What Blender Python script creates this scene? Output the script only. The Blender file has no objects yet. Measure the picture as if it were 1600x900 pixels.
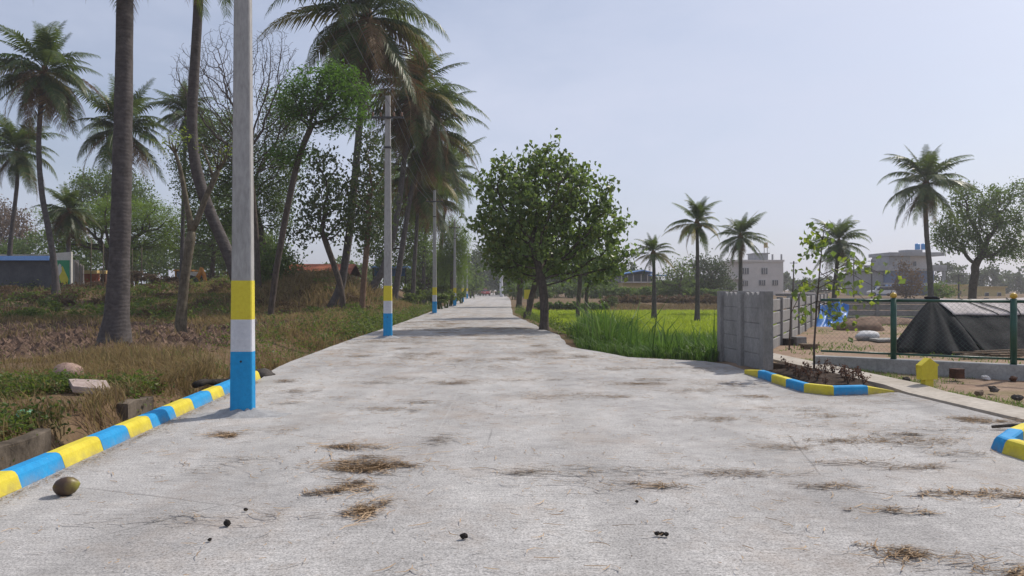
import bpy, math, random
import numpy as np
from math import radians as R, sin, cos, pi, sqrt, atan2

sc = bpy.context.scene
COL = sc.collection
F = 1150.0            # focal length in photo pixels
CAMZ, HV = 1.5, 451.5
rnd = random.Random(7)

def P(u, v, D):
    return np.array(((u - 800) / F * D, D, CAMZ + (HV - v) / F * D))
def G0(u, v): D = CAMZ * F / (v - HV); return np.array(((u - 800) / F * D, D))
def m_px(D): return D / F
def ss(a, b, x):
    t = np.clip((np.asarray(x, float) - a) / (b - a), 0, 1)
    return t * t * (3 - 2 * t)

# ------------------------------------------------------------------ meshes
WLOC = {}
def wl(o): return WLOC.get(o.name, np.zeros(3)) if o is not None else np.zeros(3)

def make_mesh(name, V, quads=None, tris=None, smooth=False):
    V = np.asarray(V, np.float32).reshape(-1, 3)
    nq = 0 if quads is None else len(quads)
    nt = 0 if tris is None else len(tris)
    me = bpy.data.meshes.new(name)
    me.vertices.add(len(V)); me.vertices.foreach_set('co', V.ravel())
    parts, starts = [], []
    if nq:
        parts.append(np.asarray(quads, np.int32).ravel()); starts.append(np.arange(nq) * 4)
    if nt:
        parts.append(np.asarray(tris, np.int32).ravel()); starts.append(nq * 4 + np.arange(nt) * 3)
    L = np.concatenate(parts); S = np.concatenate(starts).astype(np.int32)
    me.loops.add(len(L)); me.loops.foreach_set('vertex_index', L.astype(np.int32))
    me.polygons.add(len(S)); me.polygons.foreach_set('loop_start', S)
    me.polygons.foreach_set('use_smooth', np.full(len(S), bool(smooth)))
    me.update(calc_edges=True)
    return me

class MB:
    """collects shapes, each call adds verts and faces to one mesh"""
    def __init__(s): s.V = []; s.Q = []; s.T = []; s.N = []; s.n = 0
    def add(s, V, quads=None, tris=None, ngons=None):
        V = np.asarray(V, float).reshape(-1, 3)
        if quads is not None and len(quads): s.Q.append(np.asarray(quads) + s.n)
        if tris is not None and len(tris): s.T.append(np.asarray(tris) + s.n)
        if ngons:
            for g in ngons:      # convex fan
                s.T.append(np.array([[g[0], g[i], g[i + 1]] for i in range(1, len(g) - 1)]) + s.n)
        s.V.append(V); s.n += len(V); return s
    def box(s, c, d, rz=0, taper=1.0):
        x, y, z = d[0] / 2, d[1] / 2, d[2] / 2
        V = np.array([(-x, -y, -z), (x, -y, -z), (x, y, -z), (-x, y, -z), (-x, -y, z), (x, -y, z), (x, y, z), (-x, y, z)], float)
        V[4:, :2] *= taper
        c_, s_ = cos(rz), sin(rz)
        V = np.stack([V[:, 0] * c_ - V[:, 1] * s_, V[:, 0] * s_ + V[:, 1] * c_, V[:, 2]], 1) + np.asarray(c, float)
        return s.add(V, [(0, 3, 2, 1), (4, 5, 6, 7), (0, 1, 5, 4), (1, 2, 6, 5), (2, 3, 7, 6), (3, 0, 4, 7)])
    def tube(s, pts, rad, n=6, cap=True):
        V, Q, T = tube(pts, rad, n, cap); return s.add(V, Q, T)
    def prism(s, poly, y0, y1, plane='xz'):
        """poly in 2d extruded"""
        k = len(poly); p = np.asarray(poly, float)
        def mk(d):
            if plane == 'xz': return np.stack([p[:, 0], np.full(k, d), p[:, 1]], 1)
            if plane == 'xy': return np.stack([p[:, 0], p[:, 1], np.full(k, d)], 1)
            return np.stack([np.full(k, d), p[:, 0], p[:, 1]], 1)
        V = np.concatenate([mk(y0), mk(y1)])
        Q = [(i, (i + 1) % k, k + (i + 1) % k, k + i) for i in range(k)]
        return s.add(V, Q, None, [list(range(k - 1, -1, -1)), list(range(k, 2 * k))])
    def xf(s, rz, loc):
        c_, s_ = cos(rz), sin(rz)
        s.V = [np.stack([v[:, 0] * c_ - v[:, 1] * s_, v[:, 0] * s_ + v[:, 1] * c_, v[:, 2]], 1) + np.asarray(loc, float) for v in s.V]
        return s
    def mesh(s, name, off=None, smooth=False):
        V = np.concatenate(s.V)
        if off is not None: V = V - off
        return make_mesh(name, V, np.concatenate(s.Q) if s.Q else None, np.concatenate(s.T) if s.T else None, smooth)

def tube(pts, rad, n=6, cap=True):
    pts = np.asarray(pts, float); k = len(pts)
    rad = np.broadcast_to(np.asarray(rad, float), (k,))
    tan = np.gradient(pts, axis=0); tan /= (np.linalg.norm(tan, axis=1)[:, None] + 1e-9)
    ref = np.array((1., 0, 0)) if abs(tan[0][0]) < .8 else np.array((0, 1., 0))
    a = np.arange(n) / n * 2 * pi
    V = []
    for i in range(k):
        x = ref - tan[i] * ref.dot(tan[i]); x /= np.linalg.norm(x) + 1e-9
        ref = x; y = np.cross(tan[i], x)
        V.append(pts[i] + rad[i] * (np.cos(a)[:, None] * x + np.sin(a)[:, None] * y))
    V = np.concatenate(V)
    i = np.arange(k - 1)[:, None] * n; j = np.arange(n)[None]; j2 = (j + 1) % n
    Q = np.stack([i + j, i + j2, i + n + j2, i + n + j], -1).reshape(-1, 4)
    T = []
    if cap:
        T = [(0, b + 1, b) for b in range(1, n - 1)] + [((k - 1) * n, (k - 1) * n + b, (k - 1) * n + b + 1) for b in range(1, n - 1)]
    return V, Q, T

def link(name, me, mat, parent=None, loc=None, bevel=0):
    o = bpy.data.objects.new(name, me); COL.objects.link(o)
    if mat is not None: me.materials.append(mat)
    if parent is not None: o.parent = parent
    if loc is not None: o.location = loc
    WLOC[o.name] = wl(parent) + (np.asarray(loc, float) if loc is not None else 0)
    if bevel:
        b = o.modifiers.new('bevel', 'BEVEL'); b.width = bevel; b.segments = 2; b.limit_method = 'ANGLE'
    return o
def obj(name, mb, mat, parent=None, smooth=False, bevel=0, loc=None):
    """mb holds world coordinates; loc moves the origin there"""
    off = wl(parent) + (np.asarray(loc, float) - wl(parent) if loc is not None else 0)
    me = mb.mesh(name, off, smooth)
    return link(name, me, mat, parent, None if loc is None else np.asarray(loc, float) - wl(parent), bevel)
def tag(o, label=None, cat=None, group=None, kind=None):
    if label: o['label'] = label
    if cat: o['category'] = cat
    if group: o['group'] = group
    if kind: o['kind'] = kind
    return o
def thing(name, label, cat, loc, group=None):
    o = bpy.data.objects.new(name, None); COL.objects.link(o)
    o.location = loc; o.empty_display_size = .2
    WLOC[o.name] = np.asarray(loc, float)
    return tag(o, label, cat, group)

# ------------------------------------------------------------------ materials
def new_mat(name):
    m = bpy.data.materials.new(name); m.use_nodes = True
    nt = m.node_tree; nt.nodes.clear()
    return m, nt, nt.nodes, nt.links
def N(nt, typ, **kw):
    n = nt.nodes.new(typ)
    for k, v in kw.items():
        if k == 'ins':
            for a, b in v.items(): n.inputs[a].default_value = b
        else: setattr(n, k, v)
    return n
def c4(c): return (c[0], c[1], c[2], 1)
def ramp(nt, fac, stops):
    r = nt.nodes.new('ShaderNodeValToRGB'); e = r.color_ramp.elements
    while len(e) < len(stops): e.new(.5)
    for el, (p, c) in zip(e, stops):
        el.position = p; el.color = c4(c) if hasattr(c, '__len__') else (c, c, c, 1)
    nt.links.new(fac, r.inputs[0]); return r.outputs[0]
def mixc(nt, fac, a, b, mode='MIX'):
    m = nt.nodes.new('ShaderNodeMix'); m.data_type = 'RGBA'; m.blend_type = mode
    for sock, v in ((m.inputs[0], fac), (m.inputs[6], a), (m.inputs[7], b)):
        if hasattr(v, 'is_output') or isinstance(v, bpy.types.NodeSocket): nt.links.new(v, sock)
        elif hasattr(v, '__len__'): sock.default_value = c4(v)
        else: sock.default_value = v
    return m.outputs[2]
def coords(nt, scale=(1, 1, 1), kind='Object', rot=(0, 0, 0)):
    t = nt.nodes.new('ShaderNodeTexCoord'); mp = nt.nodes.new('ShaderNodeMapping')
    mp.inputs['Scale'].default_value = scale; mp.inputs['Rotation'].default_value = rot
    nt.links.new(t.outputs[kind], mp.inputs[0]); return mp.outputs[0]
def noise(nt, co, scale, detail=4, rough=.55):
    n = nt.nodes.new('ShaderNodeTexNoise'); n.inputs['Scale'].default_value = scale
    n.inputs['Detail'].default_value = detail; n.inputs['Roughness'].default_value = rough
    nt.links.new(co, n.inputs['Vector']); return n.outputs[0]
def finish(nt, color, rough=.8, bump=None, bstr=.3, bdist=.02, spec=.3, metal=0):
    p = nt.nodes.new('ShaderNodeBsdfPrincipled'); o = nt.nodes.new('ShaderNodeOutputMaterial')
    if isinstance(color, bpy.types.NodeSocket): nt.links.new(color, p.inputs['Base Color'])
    else: p.inputs['Base Color'].default_value = c4(color)
    if isinstance(rough, bpy.types.NodeSocket): nt.links.new(rough, p.inputs['Roughness'])
    else: p.inputs['Roughness'].default_value = rough
    p.inputs['Specular IOR Level'].default_value = spec; p.inputs['Metallic'].default_value = metal
    if bump is not None:
        b = nt.nodes.new('ShaderNodeBump'); b.inputs['Strength'].default_value = bstr; b.inputs['Distance'].default_value = bdist
        nt.links.new(bump, b.inputs['Height']); nt.links.new(b.outputs[0], p.inputs['Normal'])
    nt.links.new(p.outputs[0], o.inputs[0]); return p
def pm(name, a, b, scale=4, rough=.8, bstr=.3, bdist=.02, spec=.3, stretch=(1, 1, 1), lo=.35, hi=.65, fine=None, metal=0):
    """two-tone mottled procedural material with a fine bump"""
    m, nt, _, _ = new_mat(name)
    co = coords(nt, stretch)
    n1 = noise(nt, co, scale, 6, .65); col = ramp(nt, n1, [(lo, a), (hi, b)])
    n2 = noise(nt, co, fine or scale * 9, 5, .7)
    col = mixc(nt, .35, col, ramp(nt, n2, [(.3, .25), (.7, .78)]), 'OVERLAY')
    finish(nt, col, rough, n2, bstr, bdist, spec, metal); return m

def leafmat(name, a, b, trans=.35, rough=.5, spec=.35, tcol=None, objvar=.25, third=None):
    m, nt, _, ln = new_mat(name)
    g = N(nt, 'ShaderNodeNewGeometry'); oi = N(nt, 'ShaderNodeObjectInfo')
    st = [(0, a), (.75, b)] + ([(1, third)] if third else [])
    col = ramp(nt, g.outputs['Random Per Island'], st)
    co = coords(nt)
    nz = noise(nt, co, .9, 2)
    col = mixc(nt, .5, col, ramp(nt, nz, [(.3, .32), (.7, .7)]), 'OVERLAY')
    hsv = N(nt, 'ShaderNodeHueSaturation')
    mr = N(nt, 'ShaderNodeMapRange', ins={3: 1 - objvar, 4: 1 + objvar}); ln.new(oi.outputs['Random'], mr.inputs[0])
    ln.new(mr.outputs[0], hsv.inputs['Value']); ln.new(col, hsv.inputs['Color'])
    p = N(nt, 'ShaderNodeBsdfPrincipled', ins={'Roughness': rough, 'Specular IOR Level': spec})
    t = N(nt, 'ShaderNodeBsdfTranslucent'); mx = N(nt, 'ShaderNodeMixShader', ins={0: trans}); o = N(nt, 'ShaderNodeOutputMaterial')
    ln.new(hsv.outputs[0], p.inputs['Base Color'])
    tc = mixc(nt, .7, hsv.outputs[0], tcol or tuple(min(1, x * 2.2) for x in b))
    ln.new(tc, t.inputs[0]); ln.new(p.outputs[0], mx.inputs[1]); ln.new(t.outputs[0], mx.inputs[2]); ln.new(mx.outputs[0], o.inputs[0])
    return m

def mat_trunk(name, a, b, rings=True):
    m, nt, _, ln = new_mat(name)
    co = coords(nt)
    n1 = noise(nt, co, 5, 5, .7)
    col = ramp(nt, n1, [(.3, a), (.7, b)])
    if rings:
        w = N(nt, 'ShaderNodeTexWave', wave_type='BANDS', bands_direction='Z', ins={'Scale': 3.1, 'Distortion': 5.5, 'Detail': 2, 'Detail Scale': 1.5})
        ln.new(co, w.inputs[0])
        col = mixc(nt, .22, col, ramp(nt, w.outputs[1], [(.05, .35), (.35, .52)]), 'OVERLAY')
        blot = noise(nt, co, 2.2, 5, .7)
        col = mixc(nt, ramp(nt, blot, [(.63, 0.), (.69, .75)]), col, (.02, .018, .016))
        h = mixc(nt, .75, w.outputs[0], n1)
    else:
        n2 = noise(nt, coords(nt, (9, 9, 1.6)), 2.2, 5, .7)
        col = mixc(nt, .5, col, ramp(nt, n2, [(.35, .2), (.65, .7)]), 'OVERLAY'); h = n2
    finish(nt, col, .9, h, .5, .03, .15); return m

# ---- colours
M = {}
M['palm_bark'] = mat_trunk('palm_bark', (.06, .053, .051), (.13, .115, .11))
M['bark'] = mat_trunk('bark', (.06, .048, .04), (.125, .1, .085), False)
M['bark_pale'] = mat_trunk('bark_pale', (.075, .063, .045), (.2, .172, .125), False)
M['bark_red'] = mat_trunk('bark_red', (.13, .08, .055), (.2, .13, .09), False)
M['frond'] = leafmat('frond', (.024, .052, .016), (.062, .105, .027), .28, .42, .28, (.22, .31, .045), .3, (.14, .13, .045))
M['frond_yellow'] = leafmat('frond_yellow', (.11, .11, .025), (.2, .16, .035), .35, .45, .4, (.4, .33, .06), .2)
M['frond_dead'] = leafmat('frond_dead', (.085, .052, .026), (.19, .12, .055), .25, .7, .2, (.25, .14, .06), .3)
M['leaf_big'] = leafmat('leaf_big', (.05, .085, .026), (.18, .24, .08), .48, .38, .4, (.2, .3, .05), .1, (.16, .15, .035))
M['leaf_dark'] = leafmat('leaf_dark', (.032, .06, .018), (.08, .12, .034), .35, .45, .4, (.12, .17, .04), .1, (.09, .08, .03))
M['leaf_feather'] = leafmat('leaf_feather', (.035, .09, .014), (.09, .175, .028), .4, .5, .3, (.17, .34, .04), .1)
M['leaf_fresh'] = leafmat('leaf_fresh', (.11, .17, .022), (.19, .26, .03), .45, .5, .3, (.45, .55, .07), .1)
M['leaf_umbrella'] = leafmat('leaf_umbrella', (.05, .1, .016), (.11, .18, .028), .42, .5, .3, (.3, .44, .05), .1)
M['leaf_mid'] = leafmat('leaf_mid', (.045, .088, .022), (.1, .155, .04), .4, .5, .3, (.22, .33, .06), .15, (.12, .115, .045))
M['leaf_far'] = leafmat('leaf_far', (.03, .05, .024), (.06, .085, .038), .3, .6, .25, (.13, .19, .06), .2)
M['leaf_brown'] = leafmat('leaf_brown', (.085, .055, .035), (.16, .11, .065), .25, .7, .2, (.25, .17, .09), .15)
M['seedling'] = leafmat('seedling', (.06, .03, .022), (.12, .065, .045), .25, .6, .25, (.2, .1, .06), .2)
M['paddy'] = leafmat('paddy', (.09, .15, .01), (.28, .37, .025), .45, .5, .3, (.5, .62, .04), .05)
M['reed'] = leafmat('reed', (.012, .04, .01), (.1, .2, .035), .3, .5, .3, (.2, .36, .045), .05, (.2, .23, .09))
M['straw'] = leafmat('straw', (.14, .1, .05), (.27, .2, .1), .25, .7, .2, (.4, .3, .15), .1)
M['verge_grass'] = leafmat('verge_grass', (.075, .05, .028), (.32, .235, .12), .35, .7, .2, (.42, .31, .14), .1, (.12, .15, .035))
M['weed'] = leafmat('weed', (.025, .05, .012), (.085, .125, .026), .4, .5, .3, (.24, .34, .05), .1, (.15, .15, .04))
M['lawn'] = leafmat('lawn', (.05, .095, .016), (.1, .16, .028), .4, .5, .3, (.24, .38, .05), .1)
M['litter'] = leafmat('litter', (.3, .2, .12), (.52, .38, .24), .15, .8, .15, (.4, .28, .15), .1, (.1, .065, .04))
M['blue_paint'] = pm('blue_paint', (.012, .25, .55), (.016, .3, .63), 3, .55, .12, .01, .4)
M['yellow_paint'] = pm('yellow_paint', (.6, .5, .035), (.72, .61, .05), 3, .55, .12, .01, .4)
M['white_paint'] = pm('white_paint', (.52, .54, .58), (.64, .65, .68), 4, .6, .12, .01, .35)
M['pole_concrete'] = pm('pole_concrete', (.3, .295, .285), (.4, .39, .38), 2.5, .85, .25, .01, .25, (1, 1, .25), .3, .7, 30)
M['mortar'] = pm('mortar', (.3, .3, .3), (.42, .42, .42), 8, .95, .7, .03, .15)
M['steel'] = pm('steel', (.05, .05, .052), (.09, .088, .085), 12, .6, .1, .005, .5, metal=.3)
M['porcelain'] = pm('porcelain', (.2, .12, .08), (.25, .15, .1), 10, .25, .02)
M['wire'] = pm('wire', (.12, .12, .125), (.17, .17, .175), 3, .45, .05, metal=.5)
M['drain'] = pm('drain', (.04, .032, .025), (.17, .14, .11), 2.2, .95, .6, .03, .15, (1, 1, .6))
M['rock_pink'] = pm('rock_pink', (.3, .2, .165), (.42, .3, .25), 5, .9, .6, .03, .2)
M['rock_slab'] = pm('rock_slab', (.36, .28, .25), (.48, .4, .36), 5, .9, .4, .02, .2)
M['rock_dark'] = pm('rock_dark', (.05, .045, .04), (.12, .105, .095), 6, .9, .6, .03, .2)
M['char'] = pm('char', (.014, .012, .011), (.05, .042, .036), 5, .9, .7, .03, .2)
M['clod'] = pm('clod', (.05, .032, .025), (.23, .155, .115), 2.5, .95, .8, .05, .1)
M['precast'] = pm('precast', (.2, .195, .19), (.32, .31, .3), 2.2, .92, .5, .015, .2, (1, 1, .5), .3, .7, 28)
M['precast_far'] = pm('precast_far', (.16, .155, .15), (.28, .27, .26), .8, .92, .4, .02, .2)
M['fence_green'] = pm('fence_green', (.008, .055, .035), (.014, .08, .05), 8, .4, .08, .005, .5)
M['gold'] = pm('gold', (.5, .3, .03), (.6, .4, .05), 12, .4, .1, .004, .5)
M['fence_wire'] = pm('fence_wire', (.02, .07, .05), (.04, .1, .07), 20, .5, .05)
M['plinth'] = pm('plinth', (.24, .24, .23), (.38, .375, .36), 2.5, .9, .4, .015, .2)
M['tarp_black'] = pm('tarp_black', (.008, .009, .011), (.02, .021, .025), 3, .85, .5, .02, .12)
M['tarp_grey'] = pm('tarp_grey', (.3, .27, .26), (.5, .45, .44), 2.4, .7, .6, .03, .25)
M['tarp_blue'] = pm('tarp_blue', (.04, .17, .5), (.1, .3, .68), 3, .4, .5, .02, .5)
M['sack'] = pm('sack', (.42, .42, .42), (.6, .6, .61), 6, .6, .5, .02, .3)
M['wood'] = pm('wood', (.1, .07, .045), (.23, .17, .12), 3, .85, .4, .01, .2, (1, 6, 1))
M['rust'] = pm('rust', (.05, .025, .018), (.11, .05, .03), 8, .85, .4, .01, .25)
M['soil_heap'] = pm('soil_heap', (.17, .115, .085), (.28, .2, .15), 3, .95, .9, .06, .1)
M['planter'] = pm('planter', (.045, .033, .026), (.1, .07, .052), 5, .95, .9, .05, .1)
M['beige_path'] = pm('beige_path', (.34, .3, .25), (.45, .41, .355), 1.6, .9, .3, .01, .2)
M['hut_wall'] = pm('hut_wall', (.06, .063, .07), (.1, .103, .11), 1.2, .9, .2)
M['hut_blue'] = pm('hut_blue', (.2, .4, .8), (.25, .46, .86), 2, .5, .1)
M['hut_white'] = pm('hut_white', (.5, .48, .44), (.62, .6, .55), 1.5, .8, .1)
M['poster_green'] = pm('poster_green', (.02, .22, .1), (.03, .28, .13), 2, .6, .05)
M['poster_white'] = pm('poster_white', (.5, .5, .48), (.62, .6, .56), 4, .6, .05)
M['poster_yellow'] = pm('poster_yellow', (.5, .45, .04), (.6, .55, .06), 4, .6, .05)
M['brick_orange'] = pm('brick_orange', (.3, .07, .03), (.4, .12, .05), 2, .85, .2)
M['cream'] = pm('cream', (.5, .36, .14), (.6, .44, .2), 2, .85, .1)
M['plank_grey'] = pm('plank_grey', (.16, .14, .13), (.32, .29, .27), 2, .85, .3, .01, .2, (6, 6, .6))
M['digger'] = pm('digger', (.45, .17, .02), (.58, .25, .03), 2, .5, .1)
M['black'] = pm('black', (.01, .01, .011), (.03, .03, .03), 6, .6, .1)
M['glass'] = pm('glass', (.01, .014, .018), (.025, .03, .036), 2, .12, .0, spec=.6)
M['tile'] = None
M['blue_sheet'] = pm('blue_sheet', (.03, .1, .25), (.05, .15, .33), 2, .5, .1)
M['bld_white'] = pm('bld_white', (.5, .455, .42), (.58, .53, .49), .7, .85, .1)
M['bld_grey'] = pm('bld_grey', (.22, .225, .24), (.32, .325, .34), .6, .85, .1)
M['bld_blue'] = pm('bld_blue', (.06, .11, .22), (.085, .15, .28), .6, .8, .1)
M['bld_yellow'] = pm('bld_yellow', (.5, .38, .16), (.58, .45, .21), .6, .85, .1)
M['tank_blue'] = pm('tank_blue', (.03, .22, .55), (.04, .28, .62), 2, .4, .05)
M['tank_orange'] = pm('tank_orange', (.4, .26, .12), (.48, .33, .17), 2, .5, .05)
M['dark_win'] = pm('dark_win', (.02, .022, .026), (.05, .052, .06), 1.5, .25, .0, spec=.5)
M['car_white'] = pm('car_white', (.6, .6, .62), (.66, .66, .68), 2, .3, .0, spec=.5)
M['car_red'] = pm('car_red', (.28, .03, .025), (.34, .045, .035), 2, .35, .0, spec=.5)
M['dirt_road'] = pm('dirt_road', (.36, .34, .32), (.46, .44, .42), .6, .95, .2)
M['plastic_green'] = pm('plastic_green', (.1, .42, .2), (.3, .6, .4), 9, .35, .4, .01, .5)

def paint(name, a, b, hgt):
    m, nt, _, ln = new_mat(name)
    co = coords(nt)
    n1 = noise(nt, coords(nt, (1, 1, .35)), 4, 5, .65); col = ramp(nt, n1, [(.3, a), (.7, b)])
    n2 = noise(nt, co, 24, 5, .75)
    col = mixc(nt, .25, col, ramp(nt, n2, [(.3, .25), (.7, .75)]), 'OVERLAY')
    chip = noise(nt, co, 13, 6, .8)
    col = mixc(nt, ramp(nt, chip, [(.66, 0.), (.7, .7)]), col, (.33, .32, .3))
    z = N(nt, 'ShaderNodeSeparateXYZ'); ln.new(co, z.inputs[0])
    mr = N(nt, 'ShaderNodeMapRange', ins={1: 0., 2: hgt, 3: .75, 4: 0.}); ln.new(z.outputs[2], mr.inputs[0])
    d = N(nt, 'ShaderNodeMath', operation='MULTIPLY', use_clamp=True); ln.new(mr.outputs[0], d.inputs[0]); ln.new(ramp(nt, noise(nt, co, 7, 5, .7), [(.35, 0.), (.7, 1.)]), d.inputs[1])
    col = mixc(nt, d.outputs[0], col, (.24, .2, .16))
    finish(nt, col, .7, n2, .35, .012, .25); return m
M['blue_paint'] = paint('blue_paint', (.012, .235, .52), (.02, .3, .6), .09)
M['yellow_paint'] = paint('yellow_paint', (.56, .46, .035), (.7, .59, .06), .09)
M['white_paint'] = paint('white_paint', (.5, .51, .55), (.64, .65, .68), .09)
def coconut_mat():
    m, nt, _, _ = new_mat('coconut_husk')
    co = coords(nt)
    sx = N(nt, 'ShaderNodeSeparateXYZ'); nt.links.new(co, sx.inputs[0])
    n1 = noise(nt, co, 9, 5)
    mm = N(nt, 'ShaderNodeMath', operation='MULTIPLY_ADD', ins={1: 5., 2: -.17}); nt.links.new(sx.outputs[0], mm.inputs[0])
    ad = N(nt, 'ShaderNodeMath', operation='ADD'); nt.links.new(mm.outputs[0], ad.inputs[0]); nt.links.new(n1, ad.inputs[1])
    col = ramp(nt, ad.outputs[0], [(.35, (.06, .035, .022)), (.6, (.14, .1, .03)), (.8, (.25, .23, .04))])
    finish(nt, col, .45, noise(nt, co, 40), .2, .005, .45); return m
def tile_mat():
    m, nt, _, ln = new_mat('roof_tiles')
    co = coords(nt)
    w = N(nt, 'ShaderNodeTexWave', bands_direction='Y', ins={'Scale': .9, 'Distortion': .6}); ln.new(co, w.inputs[0])
    n1 = noise(nt, co, 2, 5)
    col = ramp(nt, n1, [(.3, (.26, .07, .035)), (.7, (.42, .15, .08))])
    col = mixc(nt, .5, col, ramp(nt, w.outputs[1], [(.1, .25), (.5, .6)]), 'OVERLAY')
    finish(nt, col, .85, w.outputs[1], .5, .05, .2); return m
M['tile'] = tile_mat()

# ------------------------------------------------------------------ road and terrain
LE = [(-8, -3.25), (5.28, -3.67), (12.3, -4.2), (14.3, -4.54), (21.4, -4.8), (30, -4.85), (39.6, -5.1), (53, -5.5), (84, -6.8), (120, -8), (260, -12)]
RE = [(-8, 4.55), (6.86, 4.5), (6.9, 4.55), (7.6, 5.2), (7.75, 5.75), (10.7, 5.62), (10.75, 4.42), (13.0, 4.32), (14.6, 4.3), (15.3, 4.0), (16.2, 2.56), (19.06, 1.5),
      (24.8, 1.5), (27.2, 1.2), (35.6, .62), (42.6, .07), (67.6, -.06), (111, -.3), (260, -3)]
def xl(y): return np.interp(y, [a for a, _ in LE], [b for _, b in LE])
def xr(y): return np.interp(y, [a for a, _ in RE], [b for _, b in RE])
def xwall(y): return np.interp(y, [15.0, 15.6, 18.1, 37, 37.01], [4.2, 4.5, 6.1, 15.6, 60.])

def vnoise(x, y, s=1.0, seed=0):
    x = np.asarray(x, float) / s; y = np.asarray(y, float) / s
    xi = np.floor(x).astype(np.int64); yi = np.floor(y).astype(np.int64)
    fx = x - xi; fy = y - yi; fx = fx * fx * (3 - 2 * fx); fy = fy * fy * (3 - 2 * fy)
    def h(a, b):
        n = (a * 374761393 + b * 668265263 + seed * 1442695041) & 0x7fffffff
        n = ((n ^ (n >> 13)) * 1274126177) & 0x7fffffff
        return ((n ^ (n >> 16)) & 0xffff) / 65535.0
    return (h(xi, yi) * (1 - fx) + h(xi + 1, yi) * fx) * (1 - fy) + (h(xi, yi + 1) * (1 - fx) + h(xi + 1, yi + 1) * fx) * fy
def fbm(x, y, s, seed=0):
    return .55 * vnoise(x, y, s, seed) + .3 * vnoise(x, y, s / 2.3, seed + 1) + .15 * vnoise(x, y, s / 5.1, seed + 2)

def H(x, y):
    x = np.asarray(x, float); y = np.asarray(y, float)
    L = xl(y) - x
    Rr = x - xr(y)
    z = np.full(np.broadcast(x, y).shape, -.05)
    z = z + .05 * (fbm(x, y, 2.5, 3) - .5) * ss(.3, 1.2, np.maximum(L, Rr))
    # left drain and bank
    near = 1 - ss(12.5, 15, y)
    z = z - near * .3 * ss(.12, .3, L) * (1 - ss(.75, .95, L))
    z = z + near * .17 * ss(.72, .95, L) * (1 - .5 * ss(2, 5, L))
    z = z - (1 - near) * .3 * ss(0.0, .5, L) * (1 - ss(.9, 2.2, L)) * (1 - ss(45, 70, y))
    z = z + (1 - near) * .15 * ss(1.2, 2.5, L) * (1 - ss(4, 7, L))
    z = z + 1.5 * ss(36, 62, y) * ss(2.5, 6.5, L)
    z = z + 1.5 * np.exp(-((x + 12.8) / 4.2) ** 2 - ((y - 49) / 5.) ** 2) * (.8 + .5 * fbm(x, y, 3, 9))
    z = z + .8 * np.exp(-((x + 21) / 4.) ** 2 - ((y - 58) / 5.) ** 2)
    z = z + .22 * (fbm(x, y, 4, 5) - .5) * ss(4, 8, L) * ss(28, 40, y)
    # right paddy field lies lower
    fld = ss(.25, 2.6, Rr) * ss(15.6, 18.5, y) * (1 - ss(71, 80, y)) * (1 - ss(-.8, .1, x - xwall(y)))
    z = z - .82 * fld
    z = z + .18 * ss(74, 88, y) * ss(.5, 3, Rr)
    # building plot on the right: slightly uneven soil
    plot = ss(-.2, .4, x - xwall(y)) * ss(13, 16, y)
    z = z + plot * (.14 * fbm(x, y, 3.2, 21) - .02)
    z = z - .03 * ss(0, .5, Rr) * (1 - ss(11, 12, y))
    return z

def grad_axis(lo, hi, d0, d1, step, far, g=1.12):
    a = [*np.arange(d0, d1 + 1e-6, step)]
    s = step
    while a[-1] < far: s *= g; a.append(a[-1] + s)
    b = []; s = step; x = d0
    while x > -far if lo is None else x > lo:
        s *= g; x -= s; b.append(x)
    return np.array(b[::-1] + a)
xs = grad_axis(None, None, -26, 24, .27, 640)
ys = grad_axis(-60, None, -4, 64, .27, 640)
GX, GY = np.meshgrid(xs, ys)
GZ = H(GX, GY)
ny, nx = GX.shape
i = np.arange(ny - 1)[:, None] * nx + np.arange(nx - 1)[None]
gq = np.stack([i, i + 1, i + nx + 1, i + nx], -1).reshape(-1, 4)
gme = make_mesh('ground', np.stack([GX, GY, GZ], -1), gq, None, True)
# zone masks: r = ploughed earth, g = green cover, b = bare building plot
Lm = xl(GY) - GX; Rm = GX - xr(GY)
def plough_mask(x, y):
    L = xl(y) - x
    return ss(2.3, 3.2, L + 1.4 * (fbm(x, y, 3, 31) - .5)) * ss(-.4, .8, y - (17.9 - .5 * L) + 2 * (fbm(x, y, 1.6, 8) - .5)) * (1 - ss(29, 34, y + 3 * (fbm(x, y, 4, 17) - .5)))
pl = plough_mask(GX, GY)
fldm = ss(.4, 1.2, Rm) * ss(15.4, 16.4, GY) * (1 - ss(69, 72.5, GY)) * (1 - ss(-.7, -.1, GX - xwall(GY)))
plot = ss(-.3, .3, GX - np.where(GY < 37, xwall(GY), np.where(GY < 40, 15, 999))) * ss(6, 8, GY)
ca = gme.color_attributes.new('zones', 'FLOAT_COLOR', 'POINT')
ca.data.foreach_set('color', np.stack([pl, fldm, plot, np.ones_like(pl)], -1).astype(np.float32).ravel())
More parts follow.
